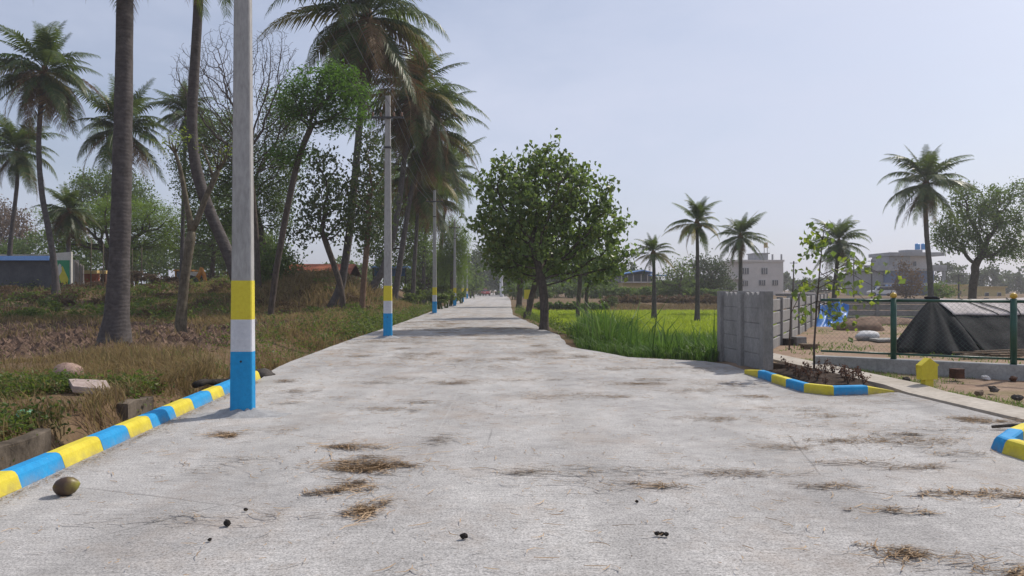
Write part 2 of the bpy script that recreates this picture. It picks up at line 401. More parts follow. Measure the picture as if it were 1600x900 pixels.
def ground_mat():
    m, nt, _, ln = new_mat('ground')
    co = coords(nt)
    at = N(nt, 'ShaderNodeVertexColor', layer_name='zones'); sp = N(nt, 'ShaderNodeSeparateColor'); ln.new(at.outputs[0], sp.inputs[0])
    n1 = noise(nt, co, .5, 6, .65); n2 = noise(nt, co, 5, 6, .7); n3 = noise(nt, co, 28, 4, .7)
    verge = ramp(nt, n1, [(.32, (.13, .08, .05)), (.5, (.17, .115, .07)), (.64, (.09, .085, .035))])
    verge = mixc(nt, .45, verge, ramp(nt, n2, [(.3, .2), (.7, .7)]), 'OVERLAY')
    earth = ramp(nt, n2, [(.3, (.08, .05, .036)), (.7, (.19, .125, .09))])
    mud = ramp(nt, n2, [(.3, (.06, .075, .02)), (.7, (.1, .13, .03))])
    soil = ramp(nt, n1, [(.3, (.23, .155, .11)), (.5, (.3, .215, .155)), (.68, (.2, .165, .085))])
    soil = mixc(nt, .5, soil, ramp(nt, n2, [(.3, .3), (.7, .72)]), 'OVERLAY')
    col = mixc(nt, sp.outputs[0], verge, earth)
    col = mixc(nt, sp.outputs[1], col, mud)
    col = mixc(nt, sp.outputs[2], col, soil)
    h = mixc(nt, .4, n2, n3)
    finish(nt, col, .95, h, .8, .06, .1); return m
gme.materials.append(ground_mat())
g = bpy.data.objects.new('ground', gme); COL.objects.link(g); g['kind'] = 'structure'

def road_mat():
    m, nt, _, ln = new_mat('road_concrete')
    co = coords(nt)
    big = noise(nt, coords(nt, (.6, .4, 1)), .8, 6, .65)
    col = ramp(nt, big, [(.3, (.315, .303, .293)), (.5, (.395, .383, .37)), (.7, (.45, .438, .42))])
    mid = noise(nt, coords(nt, (1.1, .8, 1)), 2.2, 7, .72)
    col = mixc(nt, .5, col, ramp(nt, mid, [(.3, .33), (.7, .66)]), 'OVERLAY')
    broom = noise(nt, coords(nt, (5, 26, 1), rot=(0, 0, .05)), 1, 5, .85)
    col = mixc(nt, .3, col, ramp(nt, broom, [(.36, .2), (.64, .78)]), 'OVERLAY')
    sp = noise(nt, co, 70, 4, .85)
    col = mixc(nt, .62, col, ramp(nt, sp, [(.36, .06), (.5, .52), (.66, .9)]), 'OVERLAY')
    pit = noise(nt, coords(nt, (.8, 1.25, 1)), 38, 4, .75)
    col = mixc(nt, ramp(nt, pit, [(.6, 0.), (.67, .6)]), col, (.13, .12, .11))
    # grey worn and damp looking patches, wheel tracks down the road
    pat = noise(nt, coords(nt, (.7, .5, 1)), .9, 7, .72)
    col = mixc(nt, ramp(nt, pat, [(.5, 0.), (.66, .42)]), col, (.2, .197, .195))
    tw = N(nt, 'ShaderNodeTexWave', bands_direction='X', ins={'Scale': .2, 'Distortion': 1.6, 'Detail': 3, 'Detail Scale': .6}); ln.new(co, tw.inputs[0])
    col = mixc(nt, ramp(nt, tw.outputs[1], [(.6, 0.), (1., .2)]), col, (.2, .19, .18))
    vo = N(nt, 'ShaderNodeTexVoronoi', feature='DISTANCE_TO_EDGE', ins={'Scale': .33})
    wv = mixc(nt, .12, co, nt.nodes['Noise Texture'].outputs[1]); ln.new(wv, vo.inputs[0])
    cm = noise(nt, co, .5, 2)
    ck = ramp(nt, vo.outputs[0], [(.0, 1.), (.0035, 0.)])
    mk = N(nt, 'ShaderNodeMath', operation='MULTIPLY'); ln.new(ck, mk.inputs[0]); ln.new(ramp(nt, cm, [(.5, 0.), (.6, .55)]), mk.inputs[1])
    col = mixc(nt, mk.outputs[0], col, (.12, .115, .11))
    # straw-coloured dust in drifts
    d = noise(nt, coords(nt, (.8, .7, 1)), 1.1, 7, .75)
    dm = ramp(nt, d, [(.5, 0.), (.7, .65)])
    far = N(nt, 'ShaderNodeSeparateXYZ'); ln.new(co, far.inputs[0])
    mr = N(nt, 'ShaderNodeMapRange', ins={1: 5., 2: 40., 3: .45, 4: 1.5}); ln.new(far.outputs[1], mr.inputs[0])
    mu = N(nt, 'ShaderNodeMath', operation='MULTIPLY', use_clamp=True); ln.new(dm, mu.inputs[0]); ln.new(mr.outputs[0], mu.inputs[1])
    col = mixc(nt, mu.outputs[0], col, (.33, .245, .175))
    # construction seam along the road
    se = N(nt, 'ShaderNodeMath', operation='ADD', ins={1: .78}); ln.new(far.outputs[0], se.inputs[0])
    wob = N(nt, 'ShaderNodeMath', operation='MULTIPLY_ADD', ins={1: .07, 2: -.035}); ln.new(noise(nt, co, 1.3), wob.inputs[0])
    s2 = N(nt, 'ShaderNodeMath', operation='ADD'); ln.new(se.outputs[0], s2.inputs[0]); ln.new(wob.outputs[0], s2.inputs[1])
    ab = N(nt, 'ShaderNodeMath', operation='ABSOLUTE'); ln.new(s2.outputs[0], ab.inputs[0])
    sm = N(nt, 'ShaderNodeMapRange', ins={1: .004, 2: .014, 3: .16, 4: 0.}); ln.new(ab.outputs[0], sm.inputs[0])
    col = mixc(nt, sm.outputs[0], col, (.56, .55, .54))
    h = mixc(nt, .45, broom, sp)
    finish(nt, col, .88, h, .55, .012, .25); return m
M['road'] = road_mat()
rows = sorted(set([y for y, _ in LE] + [y for y, _ in RE] + [*np.arange(-8, 40, .8)] + [*np.arange(40, 260, 6)]))
rows = np.array(rows); nc = 16
a = xl(rows) + .05 * (vnoise(rows, rows * 0, .9, 4) - .5) * ss(12.5, 14, rows)
b = xr(rows) + .1 * (vnoise(rows, rows * 0, .8, 6) - .5) * ss(15.5, 17, rows)
t = np.linspace(0, 1, nc)
X = a[:, None] * (1 - t) + b[:, None] * t; Y = np.repeat(rows[:, None], nc, 1)
Z = .012 * (fbm(X, Y, 3.5, 2) - .5)
V = np.stack([X, Y, Z], -1)
sk = lambda k: np.stack([X[:, k], rows, np.full(len(rows), -.22)], -1)[:, None]
V = np.concatenate([sk(0), V, sk(-1)], 1); n2 = nc + 2
i = np.arange(len(rows) - 1)[:, None] * n2 + np.arange(n2 - 1)[None]
rq = np.stack([i, i + 1, i + n2 + 1, i + n2], -1).reshape(-1, 4)
ro = link('road', make_mesh('road', V, rq), M['road']); ro['kind'] = 'structure'

# footpath on the right
pl_l = [(-8, 6.95), (8.4, 5.84), (11.4, 5.64), (14.9, 5.42), (16.6, 5.3)]
mb = MB(); fy = np.arange(-8, 16.7, .6)
lx = np.interp(fy, [p[0] for p in pl_l], [p[1] for p in pl_l]); rx = lx + .56
lz = np.where((fy > 7.6) & (fy < 10.9), .012, .05)
V = np.stack([np.stack([lx, fy, fy * 0 - .2], 1), np.stack([lx, fy, lz], 1), np.stack([rx, fy, lz + .012], 1), np.stack([rx, fy, fy * 0 - .2], 1)], 1)
i = np.arange(len(fy) - 1)[:, None] * 4 + np.arange(3)[None]
mb.add(V, np.stack([i, i + 1, i + 5, i + 4], -1).reshape(-1, 4))
obj('footpath', mb, M['beige_path'])['kind'] = 'structure'
# far dirt road behind the field
mb = MB(); mb.add([P(835, 472.5, 88), P(1010, 472.5, 88), P(1010, 468.6, 99), P(835, 468.6, 99)], [(0, 1, 2, 3)])
br = obj('road', mb, M['dirt_road'], loc=P(900, 472, 92)); br['kind'] = 'structure'

# ------------------------------------------------------------------ painted kerbs
def kerb(name, label, foot, colours, inward, hgt, taper0=False, taper1=False):
    """foot: list of points on the road, one more than colours; inward: side to which the kerb leans back (+1 = left of travel)"""
    foot = [np.array((*p, 0.)) for p in foot]
    t = thing(name, label, 'kerb', foot[0])
    n = len(foot); nor = []
    for k in range(n):
        d = foot[min(k + 1, n - 1)] - foot[max(k - 1, 0)]; d /= np.linalg.norm(d)
        nor.append(np.array((-d[1], d[0], 0)) * inward)
    for k, cname in enumerate(colours):
        mb = MB(); S = 6; VV = []
        for q in range(S + 1):
            f = q / S
            p = foot[k] * (1 - f) + foot[k + 1] * f; nn = nor[k] * (1 - f) + nor[k + 1] * f
            h = hgt
            if taper0 and k == 0: h = hgt * (.55 + .45 * f)
            if taper1 and k == len(colours) - 1: h = hgt * max(.1, 1 - .9 * f)
            w = .004 * (rnd.random() - .5)
            prof = [(0, -.1), (0, .004), (.03, h * .72), (.05, h * .93), (.075, h), (.16, h * .98), (.175, h * .85), (.18, -.15)]
            VV += [p + nn * (o + w) + np.array((0, 0, z)) for o, z in prof]
        np_ = len(prof)
        i = np.arange(S)[:, None] * np_ + np.arange(np_ - 1)[None]
        q4 = np.stack([i, i + np_, i + np_ + 1, i + 1], -1).reshape(-1, 4)
        if inward > 0: q4 = q4[:, ::-1]
        mb.add(VV, q4, None, [list(range(np_)), [S * np_ + z for z in range(np_)][::-1]])
        obj(cname + '_section', mb, M[cname + '_paint'], t)
    return t
ky = [4.72, 5.54, 6.16, 6.83, 7.39, 7.93, 8.6, 9.2, 9.89, 10.4, 11.2, 12.3]
kerb('painted_kerb', 'long kerb painted in blue and yellow blocks beside the weedy drain', [(float(xl(y)), y) for y in ky],
     ['blue' if k % 2 else 'yellow' for k in range(len(ky) - 1)], 1, .135, taper1=False)
kerb('painted_kerb', 'curved blue and yellow kerb round the bed of brown seedlings by the grey wall',
     [(4.29, 13.05), (4.33, 12.45), (4.35, 11.85), (4.36, 11.25), (4.4, 10.72), (4.56, 10.52), (4.98, 10.6), (5.5, 10.9)],
     ['yellow', 'blue', 'yellow', 'blue', 'yellow', 'blue', 'yellow'], -1, .13, True, True)
kerb('painted_kerb', 'angled kerb with a yellow front and blue corner at the right edge of the road',
     [(5.62, 7.95), (5.2, 7.6), (4.86, 7.3), (4.5, 6.92), (4.47, 6.72), (4.52, 5.6), (4.53, 4.6)],
     ['blue', 'yellow', 'blue', 'blue', 'yellow', 'blue'], 1, .13)

# planter beds
mb = MB()
poly = [(4.46, 13.2), (4.5, 12), (4.53, 10.8), (4.75, 10.7), (5.3, 10.85), (5.6, 11.4), (5.52, 12.8), (5.4, 14.6), (4.95, 14.6), (4.95, 13.3)]
cx_, cy_ = 5.0, 12.3
ring = []
for s_, z_ in ((1, -.02), (.8, .06), (.4, .1)):
    ring.append([(cx_ + (x - cx_) * s_, cy_ + (y - cy_) * s_, z_ + .03 * rnd.random()) for x, y in poly])
V = np.array(sum(ring, []) + [(cx_, cy_, .1)]); k = len(poly)
Q = [(r * k + j, r * k + (j + 1) % k, (r + 1) * k + (j + 1) % k, (r + 1) * k + j) for r in range(2) for j in range(k)]
mb.add(V, Q, [(2 * k + j, 2 * k + (j + 1) % k, 3 * k) for j in range(k)])
tag(obj('planting_soil', mb, M['planter']), 'dark soil of the planting bed behind the curved kerb', 'soil bed', kind='structure')

# ------------------------------------------------------------------ utility poles
poles = [(379.5, 648, 8.78), (606, 528, 22.5), (679, 490.5, 44), (710.5, 479, 63), (723, 472.5, 82), (730, 467, 111)]
plabel = ['tall concrete utility pole standing on the road beside the blue and yellow kerb',
          'concrete utility pole in front of the big coconut palm, second from the camera',
          'concrete utility pole with two dark crossarms, third along the road',
          'concrete utility pole fourth along the road edge, by the drooping trees',
          'thin looking concrete utility pole fifth along the road',
          'farthest concrete utility pole at the end of the row']
def make_pole(loc, label):
    t = thing('utility_pole', label, 'utility pole', loc, 'utility poles along the left edge of the road')
    w0, w1, d0, d1, Hh = .262, .15, .125, .1, 7.4
    def seg(z0, z1, grow=0.0):
        V = []
        for z in (z0, z1):
            f = z / Hh; w = (w0 * (1 - f) + w1 * f) / 2 + grow; d = (d0 * (1 - f) + d1 * f) / 2 + grow; c = .012
            V += [(-w + c, -d, z), (w - c, -d, z), (w, -d + c, z), (w, d - c, z), (w - c, d, z), (-w + c, d, z), (-w, d - c, z), (-w, -d + c, z)]
        V = np.array(V) + loc
        return MB().add(V, [(k, (k + 1) % 8, 8 + (k + 1) % 8, 8 + k) for k in range(8)], None, [list(range(7, -1, -1)), list(range(8, 16))])
    obj('shaft', seg(-.3, Hh), M['pole_concrete'], t)
    obj('blue_band', seg(-.02, .757, .003), M['blue_paint'], t)
    obj('white_band', seg(.757, 1.137, .003), M['white_paint'], t)
    obj('yellow_band', seg(1.137, 1.6, .003), M['yellow_paint'], t)
    mb = MB(); mb.tube([np.array(loc) + (.0, -d0 / 2 - .006, .64), np.array(loc) + (.0, -d0 / 2 + .002, .64)], .014, 8)
    obj('bolt_hole', mb, M['black'], t)
    ca = obj('crossarm', MB().box(np.array(loc) + (0, -.09, 6.72), (.98, .055, .06)), M['steel'], t)
    for dx in (-.44, -.2, .2, .44):
        p = np.array(loc) + (dx, -.09, 6.75)
        obj('insulator', MB().tube([p, p + (0, 0, .03), p + (0, 0, .06), p + (0, 0, .09), p + (0, 0, .13)], [.015, .04, .026, .042, .02], 8), M['porcelain'], ca)
    obj('clamp', MB().box(np.array(loc) + (0, 0, 5.82), (.2, .15, .06)), M['steel'], t)
    V = []; n = 22
    for r, z in ((.62, -.006), (.4, .012), (.24, .05), (.13, .075)):
        for k in range(n):
            aa = k / n * 2 * pi; rr = r * (1 + .25 * (rnd.random() - .5)) if r > .2 else r
            V.append((loc[0] + cos(aa) * rr * 1.05 - .02, loc[1] + sin(aa) * rr * .55, z * (.7 + .6 * rnd.random()) if z > 0 else z))
    obj('mortar_collar', MB().add(V, [(r * n + k, r * n + (k + 1) % n, (r + 1) * n + (k + 1) % n, (r + 1) * n + k) for r in range(3) for k in range(n)]), M['mortar'], t, True)
    return t
def copy_tree(o, parent=None):
    c = o.copy(); COL.objects.link(c)
    if parent is not None: c.parent = parent
    for ch in list(o.children): copy_tree(ch, c)
    return c
pl0 = P(*poles[0]); pl0[2] = 0
pole0 = make_pole(pl0, plabel[0])
plocs = [pl0]
for (u, v, D), lb in zip(poles[1:], plabel[1:]):
    c = copy_tree(pole0); p = P(u, v, D); p[2] = max(0.0, P(u, v, D)[2] * .5) * 0
    c.location = p; c['label'] = lb; plocs.append(p)
# overhead wires, one per insulator line
wl_names = ['outer left', 'inner left', 'inner right', 'outer right']
for dx, nm in zip((-.44, -.2, .2, .44), wl_names):
    pts = []
    seq = [pl0 + np.array((.3, -11, .0))] + plocs
    for a_, b_ in zip(seq[:-1], seq[1:]):
        for f in np.linspace(0, 1, 13)[:-1]:
            p = a_ * (1 - f) + b_ * f; sag = .028 * np.linalg.norm(b_ - a_) * 4 * f * (1 - f) * .5
            pts.append(p + (dx, -.09, 6.89 - sag))
    pts.append(seq[-1] + (dx, -.09, 6.89))
    tag(obj('overhead_wire', MB().tube(pts, .009, 4), M['wire']), f'thin overhead wire on the {nm} insulators of the utility poles', 'wire', 'overhead wires between the utility poles')

# ------------------------------------------------------------------ palms
def frond_mesh(name, L, e0, e1, seed, dead=False, hang=.7, n=62):
    r = np.random.RandomState(seed)
    k = 16; s = np.linspace(0, 1, k + 1)
    el = e0 + (e1 - e0) * s ** 1.15
    ds = L / k
    pts = np.zeros((k + 1, 3))
    side = r.uniform(-.12, .12)
    for q in range(k):
        pts[q + 1] = pts[q] + ds * np.array((cos(el[q]), side * s[q], sin(el[q])))
    mb = MB(); mb.tube(pts, np.interp(s, [0, .15, 1], [.055, .032, .008]) * L / 4.5, 4)
    VV = []; QQ = []; TT = []; c = 0
    for sgn in (-1, 1):
        for q in range(n):
            f = .14 + .86 * (q + r.uniform(-.3, .3)) / (n - 1); f = min(max(f, .12), 1)
            if dead and r.rand() < .25: continue
            p = np.array([np.interp(f, s, pts[:, d]) for d in range(3)])
            e = np.interp(f, s, el)
            T = np.array((cos(e), side * f, sin(e))); T /= np.linalg.norm(T)
            S = np.array((0, 1., 0)) * sgn; U = np.cross(T, np.array((0, 1., 0))) * -1
            U = np.array((-sin(e), 0, cos(e)))
            ll = L * .235 * (min(1, .45 + 2.2 * (f - .1)) * (1 - .72 * max(0, f - .45) / .55)) * r.uniform(.82, 1.12)
            fw = .35 + .75 * f + r.uniform(-.12, .12)
            d = S + T * fw + U * r.uniform(.02, .3); d /= np.linalg.norm(d)
            h = hang * r.uniform(.65, 1.3)
            m = p + d * ll * .45 - np.array((0, 0, 1)) * ll * .1 * h
            d2 = d - np.array((0, 0, 1)) * 1.35 * h; d2 /= np.linalg.norm(d2)
            tp = m + d2 * ll * .6
            w = T * ll * .038 * (1 if not dead else .7)
            VV += [p - w, p + w, m + w * 1.25, m - w * 1.25, tp]
            QQ.append((c, c + 1, c + 2, c + 3)); TT.append((c + 3, c + 2, c + 4)); c += 5
    mb.add(VV, QQ, TT)
    return mb.mesh(name)
FR = {}
def fset(key, cnt, e0, e1, dead=False, hang=.7, mat='frond'):
    FR[key] = []
    for q in range(cnt):
        me = frond_mesh('frond', 4.5, R(e0 + (q - .5) * 9), R(e1 - (q - .5) * 14), 100 + len(FR) * 17 + q, dead, hang)
        me.materials.append(M[mat]); FR[key].append(me)
fset('up', 2, 80, 42, hang=.35); fset('mid', 3, 58, -2, hang=.55); fset('flat', 3, 34, -48, hang=.8)
fset('low', 2, 6, -66, hang=.9); fset('hang', 2, -38, -80, hang=.6); fset('yellow', 2, 2, -62, hang=.85, mat='frond_yellow')
fset('dead', 3, -50, -86, True, .5, 'frond_dead'); fset('deadflat', 2, -8, -78, True, .9, 'frond_dead')
MIX = {'full': dict(up=5, mid=8, flat=10, low=8, hang=6, dead=6), 'skirt': dict(up=4, mid=7, flat=10, low=10, hang=10, dead=14, deadflat=4, yellow=2),
       'young': dict(up=4, mid=6, flat=5, low=4, yellow=6, hang=2, dead=1), 'crisp': dict(up=4, mid=7, flat=9, low=9, hang=7, dead=3)}
def palm(label, trunk, D, hub, L, rad, mix='full', seed=0, group='coconut palms', nuts=0, azoff=0, dD=0):
    """trunk: pixel points from base up; hub last"""
    r = random.Random(seed)
    pts = [P(u, v, D + dD * k / max(1, len(trunk))) for k, (u, v) in enumerate(trunk)]
    hubp = P(*hub, D + dD)
    base = pts[0].copy(); base[2] = float(H(base[0], base[1])) - .12
    t = thing('coconut_palm', label, 'palm tree', base, group)
    allp = [base] + ([pts[0]] if pts[0][2] > base[2] + .25 else []) + pts[1:] + [hubp]
    # resample smoothly
    A = np.array(allp); d = np.r_[0, np.cumsum(np.linalg.norm(np.diff(A, axis=0), axis=1))]
    q = np.linspace(0, d[-1], 44)
    C = np.stack([np.interp(q, d, A[:, k]) for k in range(3)], 1)
    for _ in range(4): C[1:-1] = (C[:-2] + 2 * C[1:-1] + C[2:]) / 4
    f = q / d[-1]; hgt = d[-1]
    rr = np.interp(q, [0, .25, .9, 2.2, hgt * .6, hgt], [rad * 2.1, rad * 1.75, rad * 1.3, rad * 1.08, rad * .9, rad * .75])
    rr *= 1 + .03 * np.array([r.uniform(-1, 1) for _ in range(44)])
    obj('trunk', MB().tube(C, rr, 14), M['palm_bark'], t, True)
    # crown shaft with old leaf bases
    obj('crown_heart', MB().tube([hubp - (0, 0, .55 * L / 4.5), hubp - (0, 0, .2 * L / 4.5), hubp + (0, 0, .25 * L / 4.5), hubp + (0, 0, .7 * L / 4.5)], np.array([rad * .8, rad * 1.5, rad * 1.2, .02]), 8), M['frond_dead'], t)
    k = 0; cnt = MIX[mix]; tot = sum(cnt.values())
    for key, c in cnt.items():
        for j in range(c):
            me = r.choice(FR[key])
            o = bpy.data.objects.new('dead_frond' if key.startswith('dead') else 'frond', me); COL.objects.link(o); o.parent = t
            off = .15 if key in ('up', 'mid') else -.1
            o.location = hubp - base + np.array((0, 0, off * L / 4.5))
            o.rotation_euler = (r.uniform(-.22, .22), r.uniform(-.2, .2), azoff + (k * 2.39996) + r.uniform(-.25, .25))
            s = L / 4.5 * r.uniform(.76, 1.14) * (.85 if key == 'up' else 1)
            o.scale = (s, s, s); k += 1
    for j in range(nuts):
        aa = j * 2.3; c0 = hubp + np.array((cos(aa) * rad * 1.9, sin(aa) * rad * 1.9, -.35 * L / 4.5 - .06 * (j % 3)))
        obj('coconut', MB().tube([c0 - (0, 0, .14), c0 - (0, 0, .09), c0, c0 + (0, 0, .09), c0 + (0, 0, .13)], [.01, .09, .12, .085, .01], 7), M['frond_yellow'], t, True)
    return t

palm('thick grey palm trunk on the ploughed field, its crown above the picture', [(178, 548), (183, 490), (187, 400), (190, 300), (193, 150), (195, 0)], 18.4, (197, -230), 4.6, .225, 'full', 1, 'coconut palms on the left')
palm('palm whose curved trunk bends behind the nearest utility pole', [(390, 515), (375, 450), (357, 395), (333, 345), (312, 290), (301, 240), (299, 180), (305, 90), (310, 0), (313, -80)], 26, (314, -160), 4.1, .19, 'full', 2, 'coconut palms on the left')
palm('tall leaning palm with a big drooping crown and brown skirt behind the second pole', [(522, 492), (535, 440), (548, 350), (556, 260), (563, 180), (571, 90)], 43, (574, 26), 6.0, .22, 'skirt', 3, 'coconut palms on the left', azoff=.3)
palm('leaning palm rising behind the second utility pole with a ragged brown crown', [(574, 480), (590, 440), (601, 414), (614, 375), (626, 300), (634, 230)], 50, (648, 150), 5.0, .2, 'skirt', 4, 'coconut palms on the left')
palm('palm with slanting trunk between the second and third pole, yellowing fronds', [(613, 480), (620, 445), (628, 390), (640, 312), (652, 260)], 54, (668, 205), 4.9, .2, 'skirt', 5, 'coconut palms on the left')
palm('slim palm with a thick brown skirt just left of the third pole', [(645, 466), (647, 420), (651, 360)], 60, (655, 275), 4.6, .16, 'skirt', 6, 'coconut palms on the left')
palm('short palm half hidden by the third utility pole and its neighbours', [(662, 462), (662, 420), (664, 370)], 70, (669, 312), 4.6, .16, 'skirt', 7, 'coconut palms on the left')
palm('palm with fresh upright fronds above the row of far poles', [(684, 462), (688, 395), (694, 337)], 76, (703, 272), 4.9, .18, 'crisp', 8, 'coconut palms on the left')
palm('palm with a wavy trunk beside the grey hut and a heavy skirt of dead fronds', [(88, 474), (86, 420), (78, 370), (66, 310), (61, 260), (60, 215), (64, 160)], 52, (70, 112), 4.6, .19, 'skirt', 9, 'coconut palms on the left')
palm('palm at the left edge of the picture rising over the blue roofed hut', [(14, 440), (16, 380), (22, 330), (27, 285)], 62, (27, 238), 4.0, .18, 'full', 10, 'coconut palms on the left')
palm('palm with spreading fronds directly behind the thick grey trunk', [(186, 440), (188, 350), (190, 280)], 56, (190, 200), 4.6, .19, 'full', 11, 'coconut palms on the left')
palm('small low palm with dry drooping fronds in front of the umbrella shaped tree', [(107, 440), (107, 390)], 62, (107, 330), 2.9, .17, 'skirt', 12, 'coconut palms on the left')
palm('slender palm behind the forked tree, its crown among bare twigs', [(284, 440), (285, 380), (287, 300), (289, 230)], 60, (291, 178), 3.2, .16, 'full', 13, 'coconut palms on the left')
palm('shortest young palm in the green field, close to the round roadside tree', [(1022, 502), (1022, 470), (1022, 430)], 52, (1021, 396), 1.95, .14, 'young', 14, 'coconut palms on the right')
palm('slim palm in the green field with a bunch of coconuts under few fronds', [(1089, 507), (1090, 460), (1090, 400)], 47.6, (1089, 349), 2.2, .13, 'young', 15, 'coconut palms on the right', 6, azoff=1.2)
palm('palm in front of the white apartment building', [(1157, 468), (1157, 430)], 62, (1157, 370), 2.75, .17, 'crisp', 16, 'coconut palms on the right')
palm('low palm behind the young heart leaved sapling', [(1303, 468), (1306, 430)], 60, (1311, 380), 3.0, .17, 'crisp', 17, 'coconut palms on the right')
palm('tallest palm on the right, its curved trunk in front of the blue tanks', [(1455, 474), (1453, 420), (1448, 370), (1446, 330)], 58, (1447, 288), 4.0, .2, 'crisp', 18, 'coconut palms on the right', 5)
palm('palm at the right edge with only frond tips in the picture', [(1650, 470), (1648, 400)], 55, (1645, 300), 2.7, .17, 'full', 19, 'coconut palms on the right')

# ------------------------------------------------------------------ leafy trees
def attractors(blobs, n, D, rs, gaps=0):
    """blobs: (u, v, ru, rv[, dD, depthscale]) ellipses in photo pixels around depth D"""
    out = []; tot = sum(b[2] * b[3] for b in blobs)
    for b in blobs:
        u, v, ru, rv = b[:4]; dD = b[4] if len(b) > 4 else 0; dep = b[5] if len(b) > 5 else 1.0
        c = P(u, v, D + dD); k = (D + dD) / F
        m = max(4, int(n * ru * rv / tot))
        d = rs.normal(size=(m, 3)); d /= np.linalg.norm(d, axis=1)[:, None]
        rad = rs.rand(m) ** .42
        out.append(c + d * rad[:, None] * np.array((ru * k, ru * k * dep, rv * k)))
    A = np.concatenate(out)
    for _ in range(gaps):
        c = A[rs.randint(len(A))] + rs.normal(size=3) * .2
        ext = np.ptp(A, axis=0).mean()
        A = A[np.linalg.norm(A - c, axis=1) > ext * rs.uniform(.07, .13)]
    return A
def colonize(trunk, A, step, kill, rs, iters=110):
    nodes = [np.asarray(p, float) for p in trunk]; par = [-1] + list(range(len(trunk) - 1))
    Np = np.array(nodes); dist = np.full(len(A), 1e9); near = np.zeros(len(A), int); alive = np.ones(len(A), bool)
    def upd(i0):
        nonlocal dist, near
        for q in range(i0, len(nodes)):
            d = np.linalg.norm(A - nodes[q], axis=1); w = d < dist; dist[w] = d[w]; near[w] = q
    s0 = max(0, len(trunk) * 2 // 3)
    upd(s0)
    for _ in range(iters):
        alive = dist > kill
        if not alive.any(): break
        i0 = len(nodes)
        for q in np.unique(near[alive]):
            d = A[alive & (near == q)] - nodes[q]; d /= np.linalg.norm(d, axis=1)[:, None]
            dv = d.mean(0) + rs.normal(size=3) * .24
            nn = np.linalg.norm(dv)
            if nn < .05: dv = d[0]; nn = 1
            nodes.append(nodes[q] + dv / nn * step); par.append(int(q))
        if len(nodes) > 8000: break
        upd(i0)
    return np.array(nodes), np.array(par)
def branch_mesh(nodes, par, rmin, rbase, sides=5, expo=2.35, ntr=0):
    n = len(nodes); w = np.zeros(n); ch = [[] for _ in range(n)]
    for q in range(1, n): ch[par[q]].append(q)
    for q in range(n - 1, -1, -1):
        w[q] = sum(w[c] for c in ch[q]) if ch[q] else 1.0
    rad = rmin * w ** (1 / expo)
    sc_ = np.clip(rbase / rad[0], .3, 3)
    rad = rmin + (rad - rmin) * (rbase - rmin) / max(rad[0] - rmin, 1e-6)
    mb = MB(); stack = [(0, -1)]
    while stack:
        q, p = stack.pop()
        chain = ([p] if p >= 0 else []) + [q]
        while ch[q]:
            cs = sorted(ch[q], key=lambda c: -w[c])
            for c in cs[1:]: stack.append((c, q))
            q = cs[0]; chain.append(q)
        if len(chain) < 2: continue
        rr = rad[chain].copy()
        if p >= 0: rr[0] = rr[1]
        pts = nodes[chain]
        if len(pts) > 3: pts = pts.copy(); pts[1:-1] = (pts[:-2] + 2 * pts[1:-1] + pts[2:]) / 4 if p >= 0 else pts[1:-1]
        sd = sides + 3 if rr.max() > rbase * .4 else (sides if rr.max() > rmin * 2 else 3)
        mb.tube(pts, rr, sd, False)
    return mb, rad, ch
def leaves(C, per, spread, size, rs, aspect=.6, droop=.5, flat=0., fold=.25):
    """folded kite shaped leaves scattered round the points C"""
    n = len(C) * per
    c = np.repeat(C, per, 0) + rs.normal(size=(n, 3)) * np.asarray(spread)
    d = rs.normal(size=(n, 3)); d[:, 2] = d[:, 2] * (1 - flat) - droop; d /= np.linalg.norm(d, axis=1)[:, None]
    up = rs.normal(size=(n, 3)) * (1 - flat * .7) + np.array((0, 0, .6 + 2 * flat)); s = np.cross(d, up); s /= np.linalg.norm(s, axis=1)[:, None] + 1e-9
    nn = np.cross(s, d)
    L = size * rs.uniform(.6, 1.3, n)[:, None]; W = L * aspect * .5
    b = c - d * L * .5
    V = np.stack([b, b + d * L * .42 + s * W + nn * W * fold * 2, b + d * L, b + d * L * .42 - s * W + nn * W * fold * 2], 1).reshape(-1, 3)
    return V, np.arange(n * 4).reshape(-1, 4)
